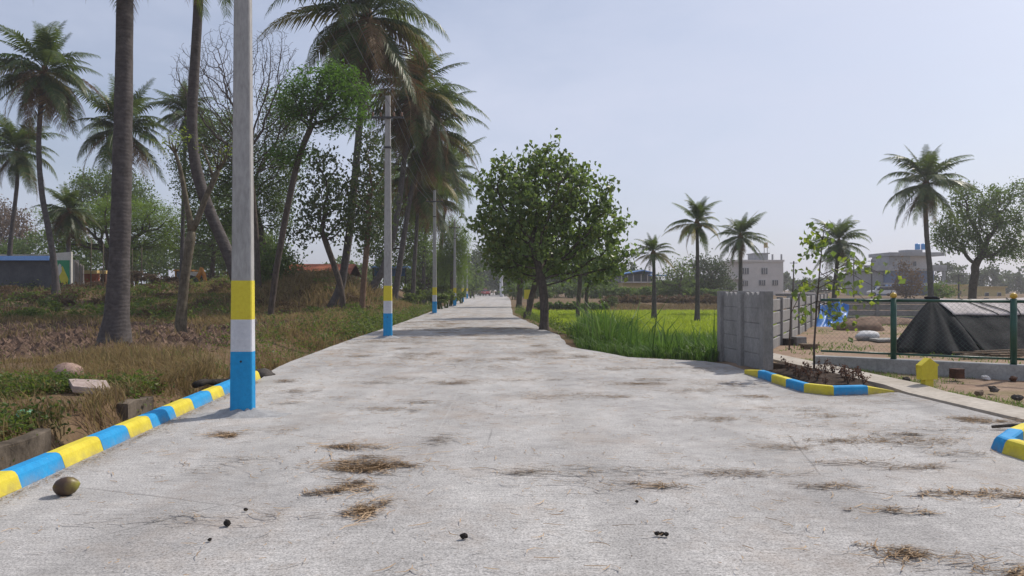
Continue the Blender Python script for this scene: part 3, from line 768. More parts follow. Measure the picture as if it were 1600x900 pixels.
def tree(name, label, cat, trunk, D, blobs, natt, leafmat_, per, spread, size, seed, rbase, rmin=.012, step=.35, kill=.5, gaps=6, bark='bark',
         aspect=.6, droop=.5, flat=0., group=None, leaf_r=2.2, extra_leaf=None, thin=1.0, lai=4.5, expo=2.35):
    rs = np.random.RandomState(seed)
    if leafmat_: natt = int(natt * 2.2); kill *= .68; step *= .75
    A = attractors(blobs, natt, D, rs, gaps)
    tp = [P(u, v, D) for u, v in trunk]
    base = tp[0].copy(); base[2] = float(H(base[0], base[1])) - .1
    t = thing(name, label, cat, base, group)
    pts = [base, *([tp[0]] if tp[0][2] > base[2] + .2 else []), *tp[1:]]
    Ap = np.array(pts); dd = np.r_[0, np.cumsum(np.linalg.norm(np.diff(Ap, axis=0), axis=1))]
    q = np.linspace(0, dd[-1], max(5, int(dd[-1] / step) + 1))
    tr = np.stack([np.interp(q, dd, Ap[:, k]) for k in range(3)], 1)
    for _ in range(2): tr[1:-1] = (tr[:-2] + 2 * tr[1:-1] + tr[2:]) / 4
    nodes, par = colonize(tr, A, step, kill, rs)
    mb, rad, ch = branch_mesh(nodes, par, rmin, rbase, expo=expo)
    # root flare
    fl = [base - (0, 0, .05), base + (0, 0, .12), base + (0, 0, .45)]
    mb.tube(fl, [rbase * 1.7, rbase * 1.35, rbase * 1.02], 9, False)
    obj('trunk', mb, M[bark], t, True)
    if leafmat_:
        tips = np.array([k for k in range(len(nodes)) if k > len(tr) and (rad[k] < rmin * leaf_r)])
        if thin < 1: tips = tips[rs.rand(len(tips)) < thin]
        C = nodes[tips]
        area = .6 * sum(pi * b[2] * b[3] for b in blobs) * (D / F) ** 2
        per = int(np.clip(lai * area / (size ** 2 * aspect * .48) / len(C), 5, 130))
        V, Q = leaves(C, per, spread, size, rs, aspect, droop, flat)
        obj('crown', MB().add(V, Q), M[leafmat_], t)
    if extra_leaf:
        mt, pts_, per2, spr2, sz2 = extra_leaf
        V, Q = leaves(np.array([P(u, v, D + rs.uniform(-.4, .4)) for u, v in pts_]), per2, spr2, sz2, rs, aspect, droop, flat)
        obj('crown', MB().add(V, Q), M[mt], t)
    return t

GR = 'trees along the right of the road'
tree('round_tree', 'big round leafy tree with a leaning trunk at the right edge of the road', 'tree', [(850, 515), (851, 480), (848, 445), (840, 410)], 27.2,
     [(842, 315, 88, 78, .8), (790, 335, 58, 62, .5), (905, 325, 55, 62, .5), (945, 370, 50, 52, 0), (860, 375, 100, 62, 1), (795, 390, 46, 42, .5), (965, 390, 34, 34, 0), (757, 300, 28, 34, .3), (845, 252, 26, 22, .4), (785, 262, 24, 20, .3), (905, 262, 30, 20, .2), (925, 315, 30, 30, .3), (870, 228, 8, 10, .2), (827, 236, 10, 12, .4), (968, 332, 14, 12, 0), (735, 318, 10, 12, .4), (992, 385, 12, 14, 0), (948, 300, 20, 22, 0), (978, 360, 16, 20, 0), (742, 345, 14, 22, .4), (770, 400, 16, 22, .5), (935, 420, 30, 22, 0), (800, 422, 36, 20, .6), (895, 418, 40, 20, .8), (966, 408, 26, 22, 0)], 900, 'leaf_big', 15, .17, .19, 21, .16,
     .012, .28, .4, 30, aspect=.8, droop=.7, lai=4.0, group=GR)
tree('round_tree', 'smaller tree with a slanting dark trunk just behind the big round tree', 'tree', [(823, 496), (830, 465), (838, 440), (842, 420)], 38.8,
     [(820, 385, 48, 46), (850, 400, 40, 36), (800, 405, 26, 24)], 240, 'leaf_big', 16, .24, .2, 22, .16, .012, .4, .6, 6, aspect=.8, droop=.7, group=GR)
tree('round_tree', 'far tree of the right roadside row, by a yellow board', 'tree', [(811, 477), (812, 455), (814, 435)], 62,
     [(806, 400, 34, 36), (820, 412, 26, 26)], 160, 'leaf_mid', 16, .38, .26, 23, .25, .02, .6, .9, 4, aspect=.8, droop=.6, group=GR)
tree('slim_tree', 'slim tree with twin stems at the field corner behind the reeds', 'tree', [(903, 482), (905, 455), (907, 430)], 54,
     [(905, 405, 24, 26), (925, 415, 22, 24), (890, 415, 18, 16)], 130, 'leaf_mid', 14, .3, .22, 24, .16, .02, .5, .8, 4, group=GR)
tree('slim_tree', 'second slim tree in the field corner with a hazy grey trunk', 'tree', [(916, 482), (916, 455), (922, 430)], 60,
     [(940, 420, 26, 28), (925, 432, 20, 20)], 130, 'leaf_mid', 14, .3, .24, 25, .14, .02, .5, .8, 4, group=GR)
GL = 'trees among the palms on the left'
tree('feathery_tree', 'bright green feathery tree on a long leaning trunk beside the nearest pole', 'tree', [(421, 500), (431, 425), (446, 340), (461, 268), (474, 225), (487, 197)], 35,
     [(510, 150, 66, 42), (480, 165, 50, 34), (545, 150, 34, 30), (525, 120, 36, 22), (452, 240, 36, 20), (560, 185, 20, 16), (505, 190, 40, 20)], 420, 'leaf_feather', 34, (.3, .3, .14), .2, 31, .15,
     .012, .32, .42, 8, aspect=.42, droop=.15, flat=.55, lai=5, group=GL)
tree('dark_tree', 'dark leaved tree with drooping leaves crossing behind the tall leaning palm', 'tree', [(538, 488), (533, 450), (526, 425), (513, 390), (503, 360)], 42,
     [(505, 300, 42, 52), (490, 345, 34, 30), (530, 330, 34, 46), (505, 250, 30, 24), (470, 365, 24, 22)], 260, 'leaf_dark', 9, .3, .24, 32, .17, .014, .42, .62, 10, aspect=.7, droop=1., lai=2.6, group=GL)
tree('dark_tree', 'tree with a reddish bare lower trunk just left of the second pole', 'tree', [(566, 482), (568, 440), (573, 390), (577, 340)], 41,
     [(580, 260, 32, 60), (575, 350, 34, 40), (560, 300, 26, 40), (600, 310, 24, 30)], 250, 'leaf_dark', 9, .28, .2, 33, .16, .014, .42, .62, 8, bark='bark_red', aspect=.7, droop=.8, lai=3.2, group=GL)
tree('bare_tree', 'almost bare tree with fine twigs against the sky behind the nearest pole', 'tree', [(406, 490), (403, 430), (400, 370), (394, 300), (388, 250)], 47,
     [(330, 130, 62, 70), (375, 100, 62, 70), (430, 110, 46, 70), (300, 190, 40, 50), (430, 220, 50, 50), (360, 220, 60, 50), (300, 110, 34, 50), (280, 170, 22, 40), (460, 160, 30, 60)], 5200, None, 0, 0, 0, 34, .2, .0095, .2, .2, 10, group=GL, expo=2.15)
tree('thorn_tree', 'dark tree with sparse small leaves between the curved palm and the pole', 'tree', [(418, 480), (416, 420), (405, 350), (390, 300)], 52,
     [(345, 235, 60, 66), (425, 250, 50, 66), (385, 300, 66, 46), (300, 270, 36, 60), (440, 180, 36, 50), (345, 340, 50, 40), (430, 330, 40, 40)], 620, 'leaf_mid', 9, .34, .16, 35, .25, .016, .45, .6, 10, droop=.3, lai=3.6, group=GL)
tree('forked_tree', 'pale forked tree with tufts of yellow green leaves on the ploughed field', 'tree', [(282, 524), (287, 450), (293, 400), (299, 362)], 25,
     [(300, 352, 5, 6)], 6, None, 12, .16, .1, 36, .145, .03, .3, .4, 0, bark='bark_pale', lai=1.2, group=GL, aspect=.4)
# its second limb
ft = [o for o in COL.objects if o.name.startswith('forked_tree')][0]
limb = [P(u, v, 25) for u, v in ((298, 365), (309, 342), (321, 310), (331, 288), (338, 272), (343, 262))]
mb = MB().tube(limb, [.115, .1, .095, .09, .1, .05], 9)
mb.tube([P(u, v, 25) for u, v in ((299, 364), (297, 345), (291, 315), (286, 285), (280, 258), (273, 236), (268, 222))], [.12, .105, .09, .08, .068, .05, .025], 9)
for q in ((262, 208), (278, 212), (288, 216), (256, 222)): mb.tube([P(274, 240, 25), P((270 + q[0]) / 2, 228, 24.9), P(*q, 24.8)], [.035, .02, .008], 5)
mb.tube([P(u, v, 25) for u, v in ((334, 280), (328, 262), (320, 240), (316, 225))], [.06, .045, .03, .015], 6)
mb.tube([P(u, v, 25) for u, v in ((342, 265), (352, 250), (357, 235), (363, 222))], [.06, .045, .03, .015], 6)
for u in (335, 347, 352, 340): mb.tube([P(340, 268, 25), P(u, 245, 24.8), P(u + rnd.uniform(-8, 8), 228, 24.7)], [.035, .02, .008], 5)
obj('limb', mb, M['bark_pale'], ft, True)
q0 = wl(ft)
obj('trunk', MB().tube([q0 - (0, 0, .05), q0 + (0, 0, .3), P(285, 475, 25), P(288, 440, 25), P(294, 398, 25), P(298, 372, 25), P(300, 357, 25)], [.27, .2, .17, .155, .15, .16, .1], 11), M['bark_pale'], ft, True)
rs = np.random.RandomState(5)
V, Q = leaves(np.array([P(u + rs.uniform(-5, 5), v, 25 + rs.uniform(-.3, .3)) for u, v in ((337, 250), (340, 262), (330, 258), (362, 225), (358, 235), (315, 228), (350, 242), (266, 218), (260, 225), (280, 230), (270, 212), (285, 210), (262, 214), (276, 220), (292, 216), (256, 219))]), 12, .12, .12, rs, .4, .2)
obj('crown', MB().add(V, Q), M['leaf_fresh'], ft)
tree('umbrella_tree', 'wide umbrella shaped green tree behind the small dry palm and the hut', 'tree', [(176, 446), (174, 425), (170, 405)], 72,
     [(135, 338, 66, 16, 0, 1), (200, 325, 70, 18, 0, 1), (240, 350, 48, 16), (100, 360, 34, 16), (255, 375, 28, 18), (170, 350, 90, 14), (225, 385, 40, 10), (120, 385, 40, 12)], 520, 'leaf_umbrella', 26, (.65, .65, .2), .2, 37, .42,
     .025, .6, .8, 8, aspect=.5, droop=.1, flat=.6, lai=6, group=GL)
tree('leafy_tree', 'round topped tree rising just behind the umbrella shaped tree', 'tree', [(190, 446), (190, 400), (188, 340)], 88,
     [(165, 300, 50, 34), (205, 310, 36, 36), (140, 285, 26, 18)], 230, 'leaf_mid', 18, .5, .28, 38, .35, .03, .7, 1., 6, group=GL)
tree('leafy_tree', 'grey hazy tree at the left edge beyond the hut', 'tree', [(12, 440), (12, 410)], 125,
     [(14, 360, 34, 38), (-20, 350, 30, 40), (40, 375, 18, 22)], 230, 'leaf_brown', 20, .7, .4, 39, .4, .04, .9, 1.3, 6, group=GL)
tree('leafy_shrub', 'leafy shrub in front of the orange tiled roof beside the feathery trunk', 'shrub', [(415, 470), (420, 440)], 50,
     [(428, 405, 34, 36), (410, 430, 26, 24), (450, 420, 22, 24)], 200, 'leaf_mid', 16, .28, .2, 40, .08, .014, .4, .55, 4, group=GL)
tree('drooping_tree', 'tall drooping pale green tree beside the third and fourth poles', 'tree', [(706, 466), (706, 430), (708, 390)], 72,
     [(705, 385, 18, 44), (718, 400, 16, 42), (695, 420, 18, 40), (724, 375, 10, 22)], 240, 'leaf_umbrella', 22, (.3, .3, .5), .3, 41, .2, .02, .55, .8, 4, aspect=.16, droop=2.2, group=GL)
tree('leafy_tree', 'green tree filling the gap between the leaning palms behind the second pole', 'tree', [(602, 470), (603, 430), (604, 380)], 66,
     [(600, 330, 44, 50), (625, 300, 36, 44), (580, 370, 30, 34), (640, 370, 36, 40), (610, 400, 34, 24)], 260, 'leaf_mid', 16, .4, .24, 43, .22, .02, .55, .8, 8, lai=3.4, group=GL)
tree('leafy_tree', 'leafy tree behind the forked tree and the curved palm', 'tree', [(330, 450), (332, 420), (335, 380)], 78,
     [(330, 350, 50, 44), (290, 370, 36, 36), (370, 380, 40, 36), (345, 310, 34, 30)], 260, 'leaf_mid', 16, .45, .28, 44, .25, .025, .6, .9, 8, lai=3.6, group=GL)
tree('leafy_tree', 'dark tree closing the row of palms behind the third pole', 'tree', [(672, 466), (672, 440)], 84,
     [(665, 410, 34, 36), (640, 425, 30, 24), (690, 425, 24, 30)], 230, 'leaf_mid', 18, .5, .32, 42, .3, .03, .7, 1., 4, group=GL)
GE = 'trees at the far end of the road'
for k, (u, v, ru, rv, D, lb) in enumerate([(757, 420, 20, 36, 200, 'blue green hazy tree at the end of the road above the red car'), (785, 414, 22, 48, 180, 'tall dark tree at the end of the road behind the white post'),
        (738, 428, 16, 34, 150, 'small tree beside the farthest pole'), (804, 428, 18, 30, 150, 'bushy tree at the end of the road below the far roadside tree')]):
    tree('distant_tree', lb, 'tree', [(u, 460), (u, v + rv * .5)], D, [(u, v, ru, rv), (u + ru * .4, v - rv * .3, ru * .6, rv * .5)], 190, 'leaf_far', 18, .0055 * D, .005 * D, 50 + k, .25, .03, .006 * D, .009 * D, 2, lai=7, group=GE)
tree('spreading_tree', 'large open crowned tree with thick spreading limbs above the tarpaulin shelter', 'tree', [(1519, 470), (1520, 445), (1524, 425)], 62,
     [(1530, 345, 46, 34), (1500, 375, 40, 26), (1505, 305, 30, 20), (1550, 310, 28, 22), (1585, 345, 22, 46), (1560, 385, 36, 26), (1480, 355, 22, 24), (1590, 300, 20, 20), (1590, 395, 24, 16)], 420, 'leaf_mid', 13, .3, .2, 61, .32, .02, .5, .72, 16, lai=4.2, group='trees on the right')
tree('hazy_tree', 'hazy grey green double crowned tree between the slim field palm and the white building', 'tree', [(1114, 462), (1114, 448), (1112, 435)], 105,
     [(1098, 418, 26, 18), (1115, 428, 26, 28), (1090, 432, 16, 18)], 220, 'leaf_far', 16, .5, .34, 62, .28, .03, .7, 1., 5, group='trees on the right')
tree('hazy_tree', 'thin hazy tree with a crooked top between the two palms of the field', 'tree', [(1064, 464), (1062, 440)], 96,
     [(1062, 430, 26, 24), (1045, 440, 22, 18), (1070, 412, 10, 10)], 170, 'leaf_mid', 13, .42, .3, 63, .2, .03, .6, .9, 5, lai=2.5, group='trees on the right')
tree('leafy_shrub', 'brownish bush in front of the blue house', 'shrub', [(1415, 470), (1417, 455)], 100,
     [(1418, 440, 24, 24), (1412, 420, 10, 14)], 130, 'leaf_brown', 16, .42, .32, 64, .15, .03, .6, .9, 2, group='trees on the right')
tree('leafy_shrub', 'green bush left of the thick trunk of the spreading tree', 'shrub', [(1472, 470), (1472, 460)], 80,
     [(1472, 455, 22, 12), (1460, 452, 14, 10)], 110, 'leaf_mid', 16, .3, .24, 65, .12, .03, .5, .7, 0, group='trees on the right')
tree('leafy_shrub', 'dark clipped bush standing at the brown field edge', 'shrub', [(957, 478), (957, 474)], 76,
     [(957, 471, 8, 10)], 60, 'leaf_dark', 16, .16, .18, 66, .08, .02, .3, .4, 0, group='trees on the right')

# sapling with heart shaped leaves in the planter
def sapling():
    rs = np.random.RandomState(8)
    D = 12.9
    base = P(1272, 585, D); base[2] = .02
    t = thing('sapling', 'young sapling with large heart shaped leaves in the bed of seedlings', 'sapling', base)
    stem = [base, P(1272, 540, D), P(1276, 480, D), P(1281, 420, D), P(1286, 370, D), P(1289, 350, D)]
    mb = MB().tube(stem, [.02, .018, .015, .012, .008, .004], 7)
    pts = []
    tw = [((1280, 450), (1325, 425), (1378, 455)), ((1279, 455), (1330, 450), (1362, 478)), ((1277, 470), (1310, 480), (1325, 522)), ((1276, 480), (1310, 500), (1330, 500)), ((1280, 440), (1330, 405), (1385, 432)), ((1282, 430), (1330, 410), (1345, 420)), ((1283, 410), (1310, 395), (1335, 420)), ((1279, 450), (1255, 440), (1240, 455)),
          ((1284, 395), (1270, 382), (1260, 380)), ((1286, 375), (1276, 362), (1268, 360)), ((1285, 385), (1272, 395), (1262, 402)), ((1276, 480), (1300, 470), (1312, 490)), ((1277, 470), (1258, 480), (1252, 500)), ((1281, 425), (1300, 440), (1320, 452))]
    for w in tw:
        dz = rs.uniform(-.35, .35)
        q = [P(*w[0], D), P(*w[1], D + dz * .6), P(*w[2], D + dz)]
        mb.tube(q, [.008, .006, .003], 5)
        for f in np.linspace(.35, 1, 6): pts.append((q[0] * (1 - f) ** 2 + 2 * q[1] * f * (1 - f) + q[2] * f * f))
    for f in np.linspace(.5, 1, 8): pts.append(stem[2] * (1 - f) + np.array(stem[5]) * f)
    obj('stem', mb, M['bark'], t, True)
    V, Q = leaves(np.array(pts), 1, .09, .12, rs, .85, 1.1, 0, .15)
    obj('foliage', MB().add(V, Q), M['leaf_fresh'], t)
    V, Q = leaves(np.array(pts), 2, .1, .115, rs, .85, 1.1, 0, .15)
    obj('foliage', MB().add(V, Q), M['leaf_big'], t)
sapling()
def sapling_small():
    rs = np.random.RandomState(9); D = 18.2
    base = P(1233, 543, D); base[2] = float(H(base[0], base[1])) - .02
    t = thing('sapling', 'bare thin sapling with a few hanging leaves behind the fence rail', 'sapling', base)
    mb = MB().tube([base, P(1235, 500, D), P(1239, 450, D), P(1241, 408, D)], [.022, .016, .012, .006], 6)
    mb.tube([P(1236, 490, D), P(1250, 460, D), P(1258, 432, D)], [.01, .008, .004], 5)
    obj('stem', mb, M['bark'], t, True)
    V, Q = leaves(np.array([P(1243, 422, D), P(1245, 465, D), P(1258, 440, D), P(1259, 425, D), P(1256, 450, D), P(1260, 434, D)]), 4, .06, .14, rs, .6, 1.6)
    obj('foliage', MB().add(V, Q), M['leaf_big'], t)
sapling_small()

# far masses of trees that read as one wood
def wood(name, label, blobs, mat, seed, per=900, lsz=.0038):
    rs = np.random.RandomState(seed); mb = MB()
    for (u, v, ru, rv, D) in blobs:
        c = P(u, v, D); k = D / F
        m = 26
        d = rs.normal(size=(m, 3)); d /= np.linalg.norm(d, axis=1)[:, None]
        cl = c + d * (rs.rand(m) ** .5)[:, None] * np.array((ru * k, ru * k, rv * k))
        V, Q = leaves(cl, per // m, (ru * k * .16, ru * k * .16, rv * k * .14), lsz * D, rs, .7, .3)
        mb.add(V, Q)
        z0 = float(H(c[0], c[1]))
        for _ in range(3):
            x = c[0] + rs.uniform(-.5, .5) * ru * k
            mb.tube([(x, D, z0 - .2), (x + rs.uniform(-.4, .4), D, c[2])], [.012 * ru * k + .08, .05], 5, False)
    return tag(obj(name, mb, M[mat]), label, 'wood', kind='stuff')
rs = np.random.RandomState(77)
bl = []
for u in range(-40, 440, 14): bl.append((u + rs.uniform(-8, 8), 408 + rs.uniform(-22, 16), 28, 28 + rs.uniform(-6, 12), rs.uniform(88, 116)))
for u in range(430, 740, 18): bl.append((u, 432 + rs.uniform(-10, 8), 24, 20, rs.uniform(105, 130)))
wood('background_wood', 'belt of mixed green trees behind the left palms and the hut', bl, 'leaf_mid', 71)
bl = []
for u in range(0, 420, 30): bl.append((u + rs.uniform(-8, 8), 436 + rs.uniform(-5, 5), 20, 9, rs.uniform(72, 80)))
wood('dry_scrub', 'dry brownish scrub in front of the left tree belt', bl, 'leaf_brown', 72, 500)
bl = []
for u in range(730, 850, 9): bl.append((u, 444 + rs.uniform(-14, 6), 14, 16, rs.uniform(160, 210)))
for u in range(850, 1010, 16): bl.append((u, 438 + rs.uniform(-12, 6), 18, 18, rs.uniform(120, 150)))
for u in range(1010, 1145, 24): bl.append((u, 446 + rs.uniform(-6, 4), 18, 12, rs.uniform(120, 150)))
for u in range(1225, 1360, 20): bl.append((u, 446 + rs.uniform(-7, 3), 16, 13, rs.uniform(190, 240)))
for u in range(1480, 1680, 22): bl.append((u, 438 + rs.uniform(-14, 8), 18, 20, rs.uniform(170, 230)))
wood('distant_wood', 'hazy belt of trees along the horizon behind the field and the houses', bl, 'leaf_far', 73)
bl = [(u, 458 + rs.uniform(-3, 3), 14, 7, rs.uniform(96, 104)) for u in range(950, 1140, 15)] + [(u, 446, 14, 9, 104) for u in range(1030, 1130, 20)] + [(u, 456 + rs.uniform(-7, 4), 15, 10, rs.uniform(104, 118)) for u in range(800, 965, 9)] + [(u, 478, 9, 6, 72) for u in range(845, 950, 14)]
wood('field_hedge', 'low green bushes along the far side of the field', bl, 'leaf_mid', 74, 420)
bl = [(u, 471 + rs.uniform(-2, 2), 13, 9, rs.uniform(78, 82)) for u in range(950, 1145, 10)]
wood('dry_brush', 'reddish brown dry brush on the bank behind the field', bl, 'leaf_brown', 75, 420, .004)
bl = [(u, v, 12, 8, D) for u, v, D in ((700, 462, 58), (690, 466, 55), (680, 462, 62), (668, 460, 66), (655, 462, 62), (640, 466, 58), (706, 464, 64), (640, 452, 64), (655, 448, 70), (716, 462, 76), (690, 452, 72))]
wood('roadside_bushes', 'leafy green bushes massed beside the third and fourth poles', bl, 'weed', 76, 520, .0034)

rs = np.random.RandomState(78)
def low(u, D, h):      # blob sitting on the ground
    x = (u - 800) / F * D; z = float(H(x, D)); v = HV - (z + h * .45 - CAMZ) * F / D
    return (u, v, 16 * rs.uniform(.6, 1.5), h * F / D * .6, D)
wood('low_scrub', 'low brown and olive scrub across the rough ground beyond the ploughed field', [low(rs.uniform(-20, 560), rs.uniform(36, 64), rs.uniform(.25, .7)) for _ in range(90)], 'leaf_brown', 79, 330, .003)
wood('low_bushes', 'low green bushes dotted over the rough ground beyond the ploughed field', [low(rs.uniform(-20, 600), rs.uniform(34, 66), rs.uniform(.25, .65)) for _ in range(80)], 'weed', 80, 330, .003)
# ------------------------------------------------------------------ grass and weeds
def blades(x, y, h, w, lean, rs, z=None, kink=.55, clump=0):
    n = len(x); z = H(x, y) if z is None else z
    az = rs.rand(n) * 2 * pi; ln_ = lean * rs.uniform(.2, 1.4, n)
    if clump:      # neighbouring blades lean the same way
        az = 9 * fbm(x, y, clump, 200) + rs.normal(size=n) * .7
    d = np.stack([np.cos(az), np.sin(az), np.zeros(n)], 1)
    fa = rs.rand(n) * 2 * pi; s = np.stack([np.cos(fa), np.sin(fa), np.zeros(n)], 1) * (np.asarray(w) * .5 * np.ones(n))[:, None]
    b = np.stack([x, y, z - .02], 1); up = np.array((0, 0, 1.))
    h = (np.asarray(h) * np.ones(n) * rs.uniform(.55, 1.25, n))[:, None]
    mid = b + up * h * kink + d * h * (ln_ * .25)[:, None]
    tip = b + up * h * (1 - .25 * np.minimum(ln_, 1.5))[:, None] + d * h * ln_[:, None]
    V = np.stack([b - s, b + s, mid + s * .85, mid - s * .85, tip], 1).reshape(-1, 3)
    k = np.arange(n)[:, None] * 5
    return V, k + np.array([[0, 1, 2, 3]]), k + np.array([[3, 2, 4]])
rs = np.random.RandomState(11)
def scatter(n, x0, x1, y0, y1, f, pw=1.0):
    """random ground points weighted to the camera, kept with probability f(x, y)"""
    y = y0 + (y1 - y0) * rs.rand(n) ** pw; x = x0 + (x1 - x0) * rs.rand(n)
    k = rs.rand(n) < f(x, y); return x[k], y[k]
def tuft(x, y, per, sp, rs):
    return np.repeat(x, per) + rs.normal(size=len(x) * per) * sp, np.repeat(y, per) + rs.normal(size=len(x) * per) * sp
def in_view(x, y, m=.06): return np.abs(x) < (.695 + m) * np.maximum(y, .5) + 1.0
# verge: dry grass
SA, SB = G0(141, 632), G0(105, 603)
def low_h(x, y): return .5 + .5 * (1 - ss(3.5, 5, xl(y) - x) * (1 - ss(17, 19, y)))
def clear(x, y): return (np.hypot((x - SA[0]) / .62, (y - SA[1] + .45) / .85) > 1) & (np.hypot(x - SB[0], y - SB[1] + .3) > .45)
def verge_f(x, y):
    L = xl(y) - x
    return clear(x, y) * in_view(x, y) * ss(.55, 1.0, L + .5 * (fbm(x, y, 1, 40) - .5)) * (1 - .93 * plough_mask(x, y)) * np.clip(1.9 * (fbm(x, y, 1.7, 41) - .2), .06, 1)
mb = MB()
x, y = scatter(34000, -15, -3.6, 4.2, 24, verge_f, 1.1); mb.add(*blades(x, y, .16 * low_h(x, y), .012, 1.1, rs, clump=.5))
x, y = scatter(7000, -15, -3.6, 4.2, 24, verge_f, 1.1); x, y = tuft(x, y, 9, .06, rs); mb.add(*blades(x, y, .25 * low_h(x, y), .013, .9, rs, clump=.2))
x, y = scatter(900, -12, -4.2, 4.6, 16, lambda x, y: verge_f(x, y) * (xl(y) - x > .7)); x, y = tuft(x, y, 16, .07, rs); mb.add(*blades(x, y, .34 * low_h(x, y), .011, 1.2, rs, clump=.15))
x, y = scatter(9000, -24, -4.4, 22, 64, verge_f, 1.1); x, y = tuft(x, y, 9, .14, rs); mb.add(*blades(x, y, .42, .034, .8, rs, clump=.4))
x, y = scatter(2600, -5.6, -3.9, 5, 13, lambda x, y: ss(.3, .5, xl(y) - x) * (1 - ss(.95, 1.2, xl(y) - x)) * (fbm(x, y, .9, 47) > .36)); x, y = tuft(x, y, 6, .05, rs); mb.add(*blades(x, y, .3, .011, 1.4, rs, clump=.25))
x, y = scatter(9000, -9, -4.3, 12, 26, lambda x, y: verge_f(x, y) * (fbm(x, y, 1.5, 44) > .5)); mb.add(*blades(x, y, .5, .012, .6, rs))
x, y = scatter(16000, -17, -8, 42, 54, lambda x, y: np.exp(-((x + 12.8) / 3.2) ** 2 - ((y - 48) / 4.) ** 2)); mb.add(*blades(x, y, .75, .05, .7, rs, clump=1.))
x, y = scatter(22000, -52, -14, 34, 72, lambda x, y: in_view(x, y) * np.clip(2 * (fbm(x, y, 4, 43) - .25), 0, 1)); mb.add(*blades(x, y, .5, .06, .8, rs))
tag(obj('dry_grass', mb, M['verge_grass']), 'dry straw coloured grass on the verge and bank left of the road', 'grass', kind='stuff')
# verge: green weeds
def weeds(x, y, per, spread, hgt, size, aspect=.55):
    z = H(x, y); C = np.stack([x, y, z + rs.rand(len(x)) * hgt], 1)
    return leaves(C, per, (spread, spread, hgt * .35), size, rs, aspect, .2, .25)
def weed_f(x, y):
    L = xl(y) - x
    return clear(x, y) * in_view(x, y) * ss(.6, 1.1, L) * (1 - .97 * plough_mask(x, y)) * np.clip(3.2 * (fbm(x, y, 2.1, 51) - .46), 0, 1)
mb = MB()
x, y = scatter(9000, -14, -3.8, 4.2, 22, weed_f, 1.1); mb.add(*weeds(x, y, 7, .07, .16, .05))
x, y = scatter(7000, -24, -4.6, 20, 62, weed_f, 1.1); mb.add(*weeds(x, y, 7, .16, .34, .11))
x, y = scatter(5200, -8.2, -4.4, 5, 10.5, lambda x, y: clear(x, y) * in_view(x, y) * ss(.75, 1., xl(y) - x) * (fbm(x, y, 1.2, 61) > .45)); mb.add(*weeds(x, y, 9, .06, .15, .06))
x, y = scatter(2600, -11, -5.0, 14, 40, lambda x, y: in_view(x, y) * np.exp(-((xl(y) - x - 1.7) / .9) ** 2) * (fbm(x, y, 2.2, 63) > .42)); mb.add(*weeds(x, y, 8, .13, .4, .085))
x, y = scatter(4200, -60, -12, 33, 72, lambda x, y: in_view(x, y) * np.clip(3 * (fbm(x, y, 5, 65) - .45), 0, 1)); mb.add(*weeds(x, y, 8, .3, .6, .2))
x, y = scatter(1600, -6.4, -4.9, 26, 60, lambda x, y: ss(.2, .6, xl(y) - x)); mb.add(*weeds(x, y, 8, .16, .5, .11))
x, y = scatter(1500, .2, 3, 22, 50, lambda x, y: ss(.1, .3, x - xr(y)) * (1 - ss(1, 1.8, x - xr(y)))); mb.add(*weeds(x, y, 8, .12, .3, .09))
tag(obj('green_weeds', mb, M['weed']), 'low green weeds growing through the verge grass', 'weeds', kind='stuff')
# clods in the ploughed field
x, y = scatter(17000, -26, -6, 13, 34, lambda x, y: in_view(x, y) * plough_mask(x, y), 1.1)
n = len(x); s = rs.uniform(.05, .18, n) * rs.uniform(.6, 1.4, n); z = H(x, y)
octa = np.array([(1, 0, 0), (0, 1, 0), (-1, 0, 0), (0, -1, 0), (0, 0, .75), (0, 0, -.4)], float)
V = octa[None] * (s[:, None, None]) * rs.uniform(.55, 1.4, (n, 6, 3)); az = rs.rand(n) * 6.28
V = np.stack([V[..., 0] * np.cos(az)[:, None] - V[..., 1] * np.sin(az)[:, None], V[..., 0] * np.sin(az)[:, None] + V[..., 1] * np.cos(az)[:, None], V[..., 2]], -1) + np.stack([x, y, z], 1)[:, None]
tri = np.array([(0, 1, 4), (1, 2, 4), (2, 3, 4), (3, 0, 4), (1, 0, 5), (2, 1, 5), (3, 2, 5), (0, 3, 5)])
T = (np.arange(n)[:, None, None] * 6 + tri[None]).reshape(-1, 3)
tag(obj('soil_clods', MB().add(V.reshape(-1, 3), None, T), M['clod']), 'brown clods of ploughed earth around the thick palm trunk', 'soil', kind='stuff')
# reeds and paddy
def reed_f(x, y): return ss(.35, .9, x - xr(y) + .3 * (fbm(x, y, .8, 71) - .5)) * (1 - ss(-.5, -.15, x - xwall(y))) * (x < .32 * y + .5)
mb = MB()
x, y = scatter(5200, .9, 8, 15.2, 25, reed_f, 1.2); x, y = tuft(x, y, 6, .09, rs); k_ = (x < xwall(y) - .2) & (x > xr(y) + .25); x, y = x[k_], y[k_]
hh = .62 + .45 * ss(17, 21, y) + .25 * (fbm(x, y, 1.4, 73) - .5) + .62 * np.exp(-((x - 2.3) / 1.0) ** 2 - ((y - 21.5) / 2.2) ** 2)
hh *= .45 + .55 * ss(.4, 1.5, x - xr(y))
mb.add(*blades(x, y, hh * .95, .034, .6, rs, kink=.6, clump=.35))
x, y = scatter(1500, 1.2, 7, 16.3, 24, lambda x, y: reed_f(x, y) * np.clip(2 * (fbm(x, y, .9, 77) - .3), 0, 1)); mb.add(*blades(x, y, 1.12 + .45 * np.exp(-((x - 2.3) / 1.0) ** 2), .04, .45, rs, kink=.6))
x, y = scatter(16000, .9, 6, 15.0, 20, lambda x, y: ss(.12, .4, x - xr(y)) * (1 - ss(-.4, -.1, x - xwall(y)))); mb.add(*blades(x, y, .34, .012, 1.0, rs))
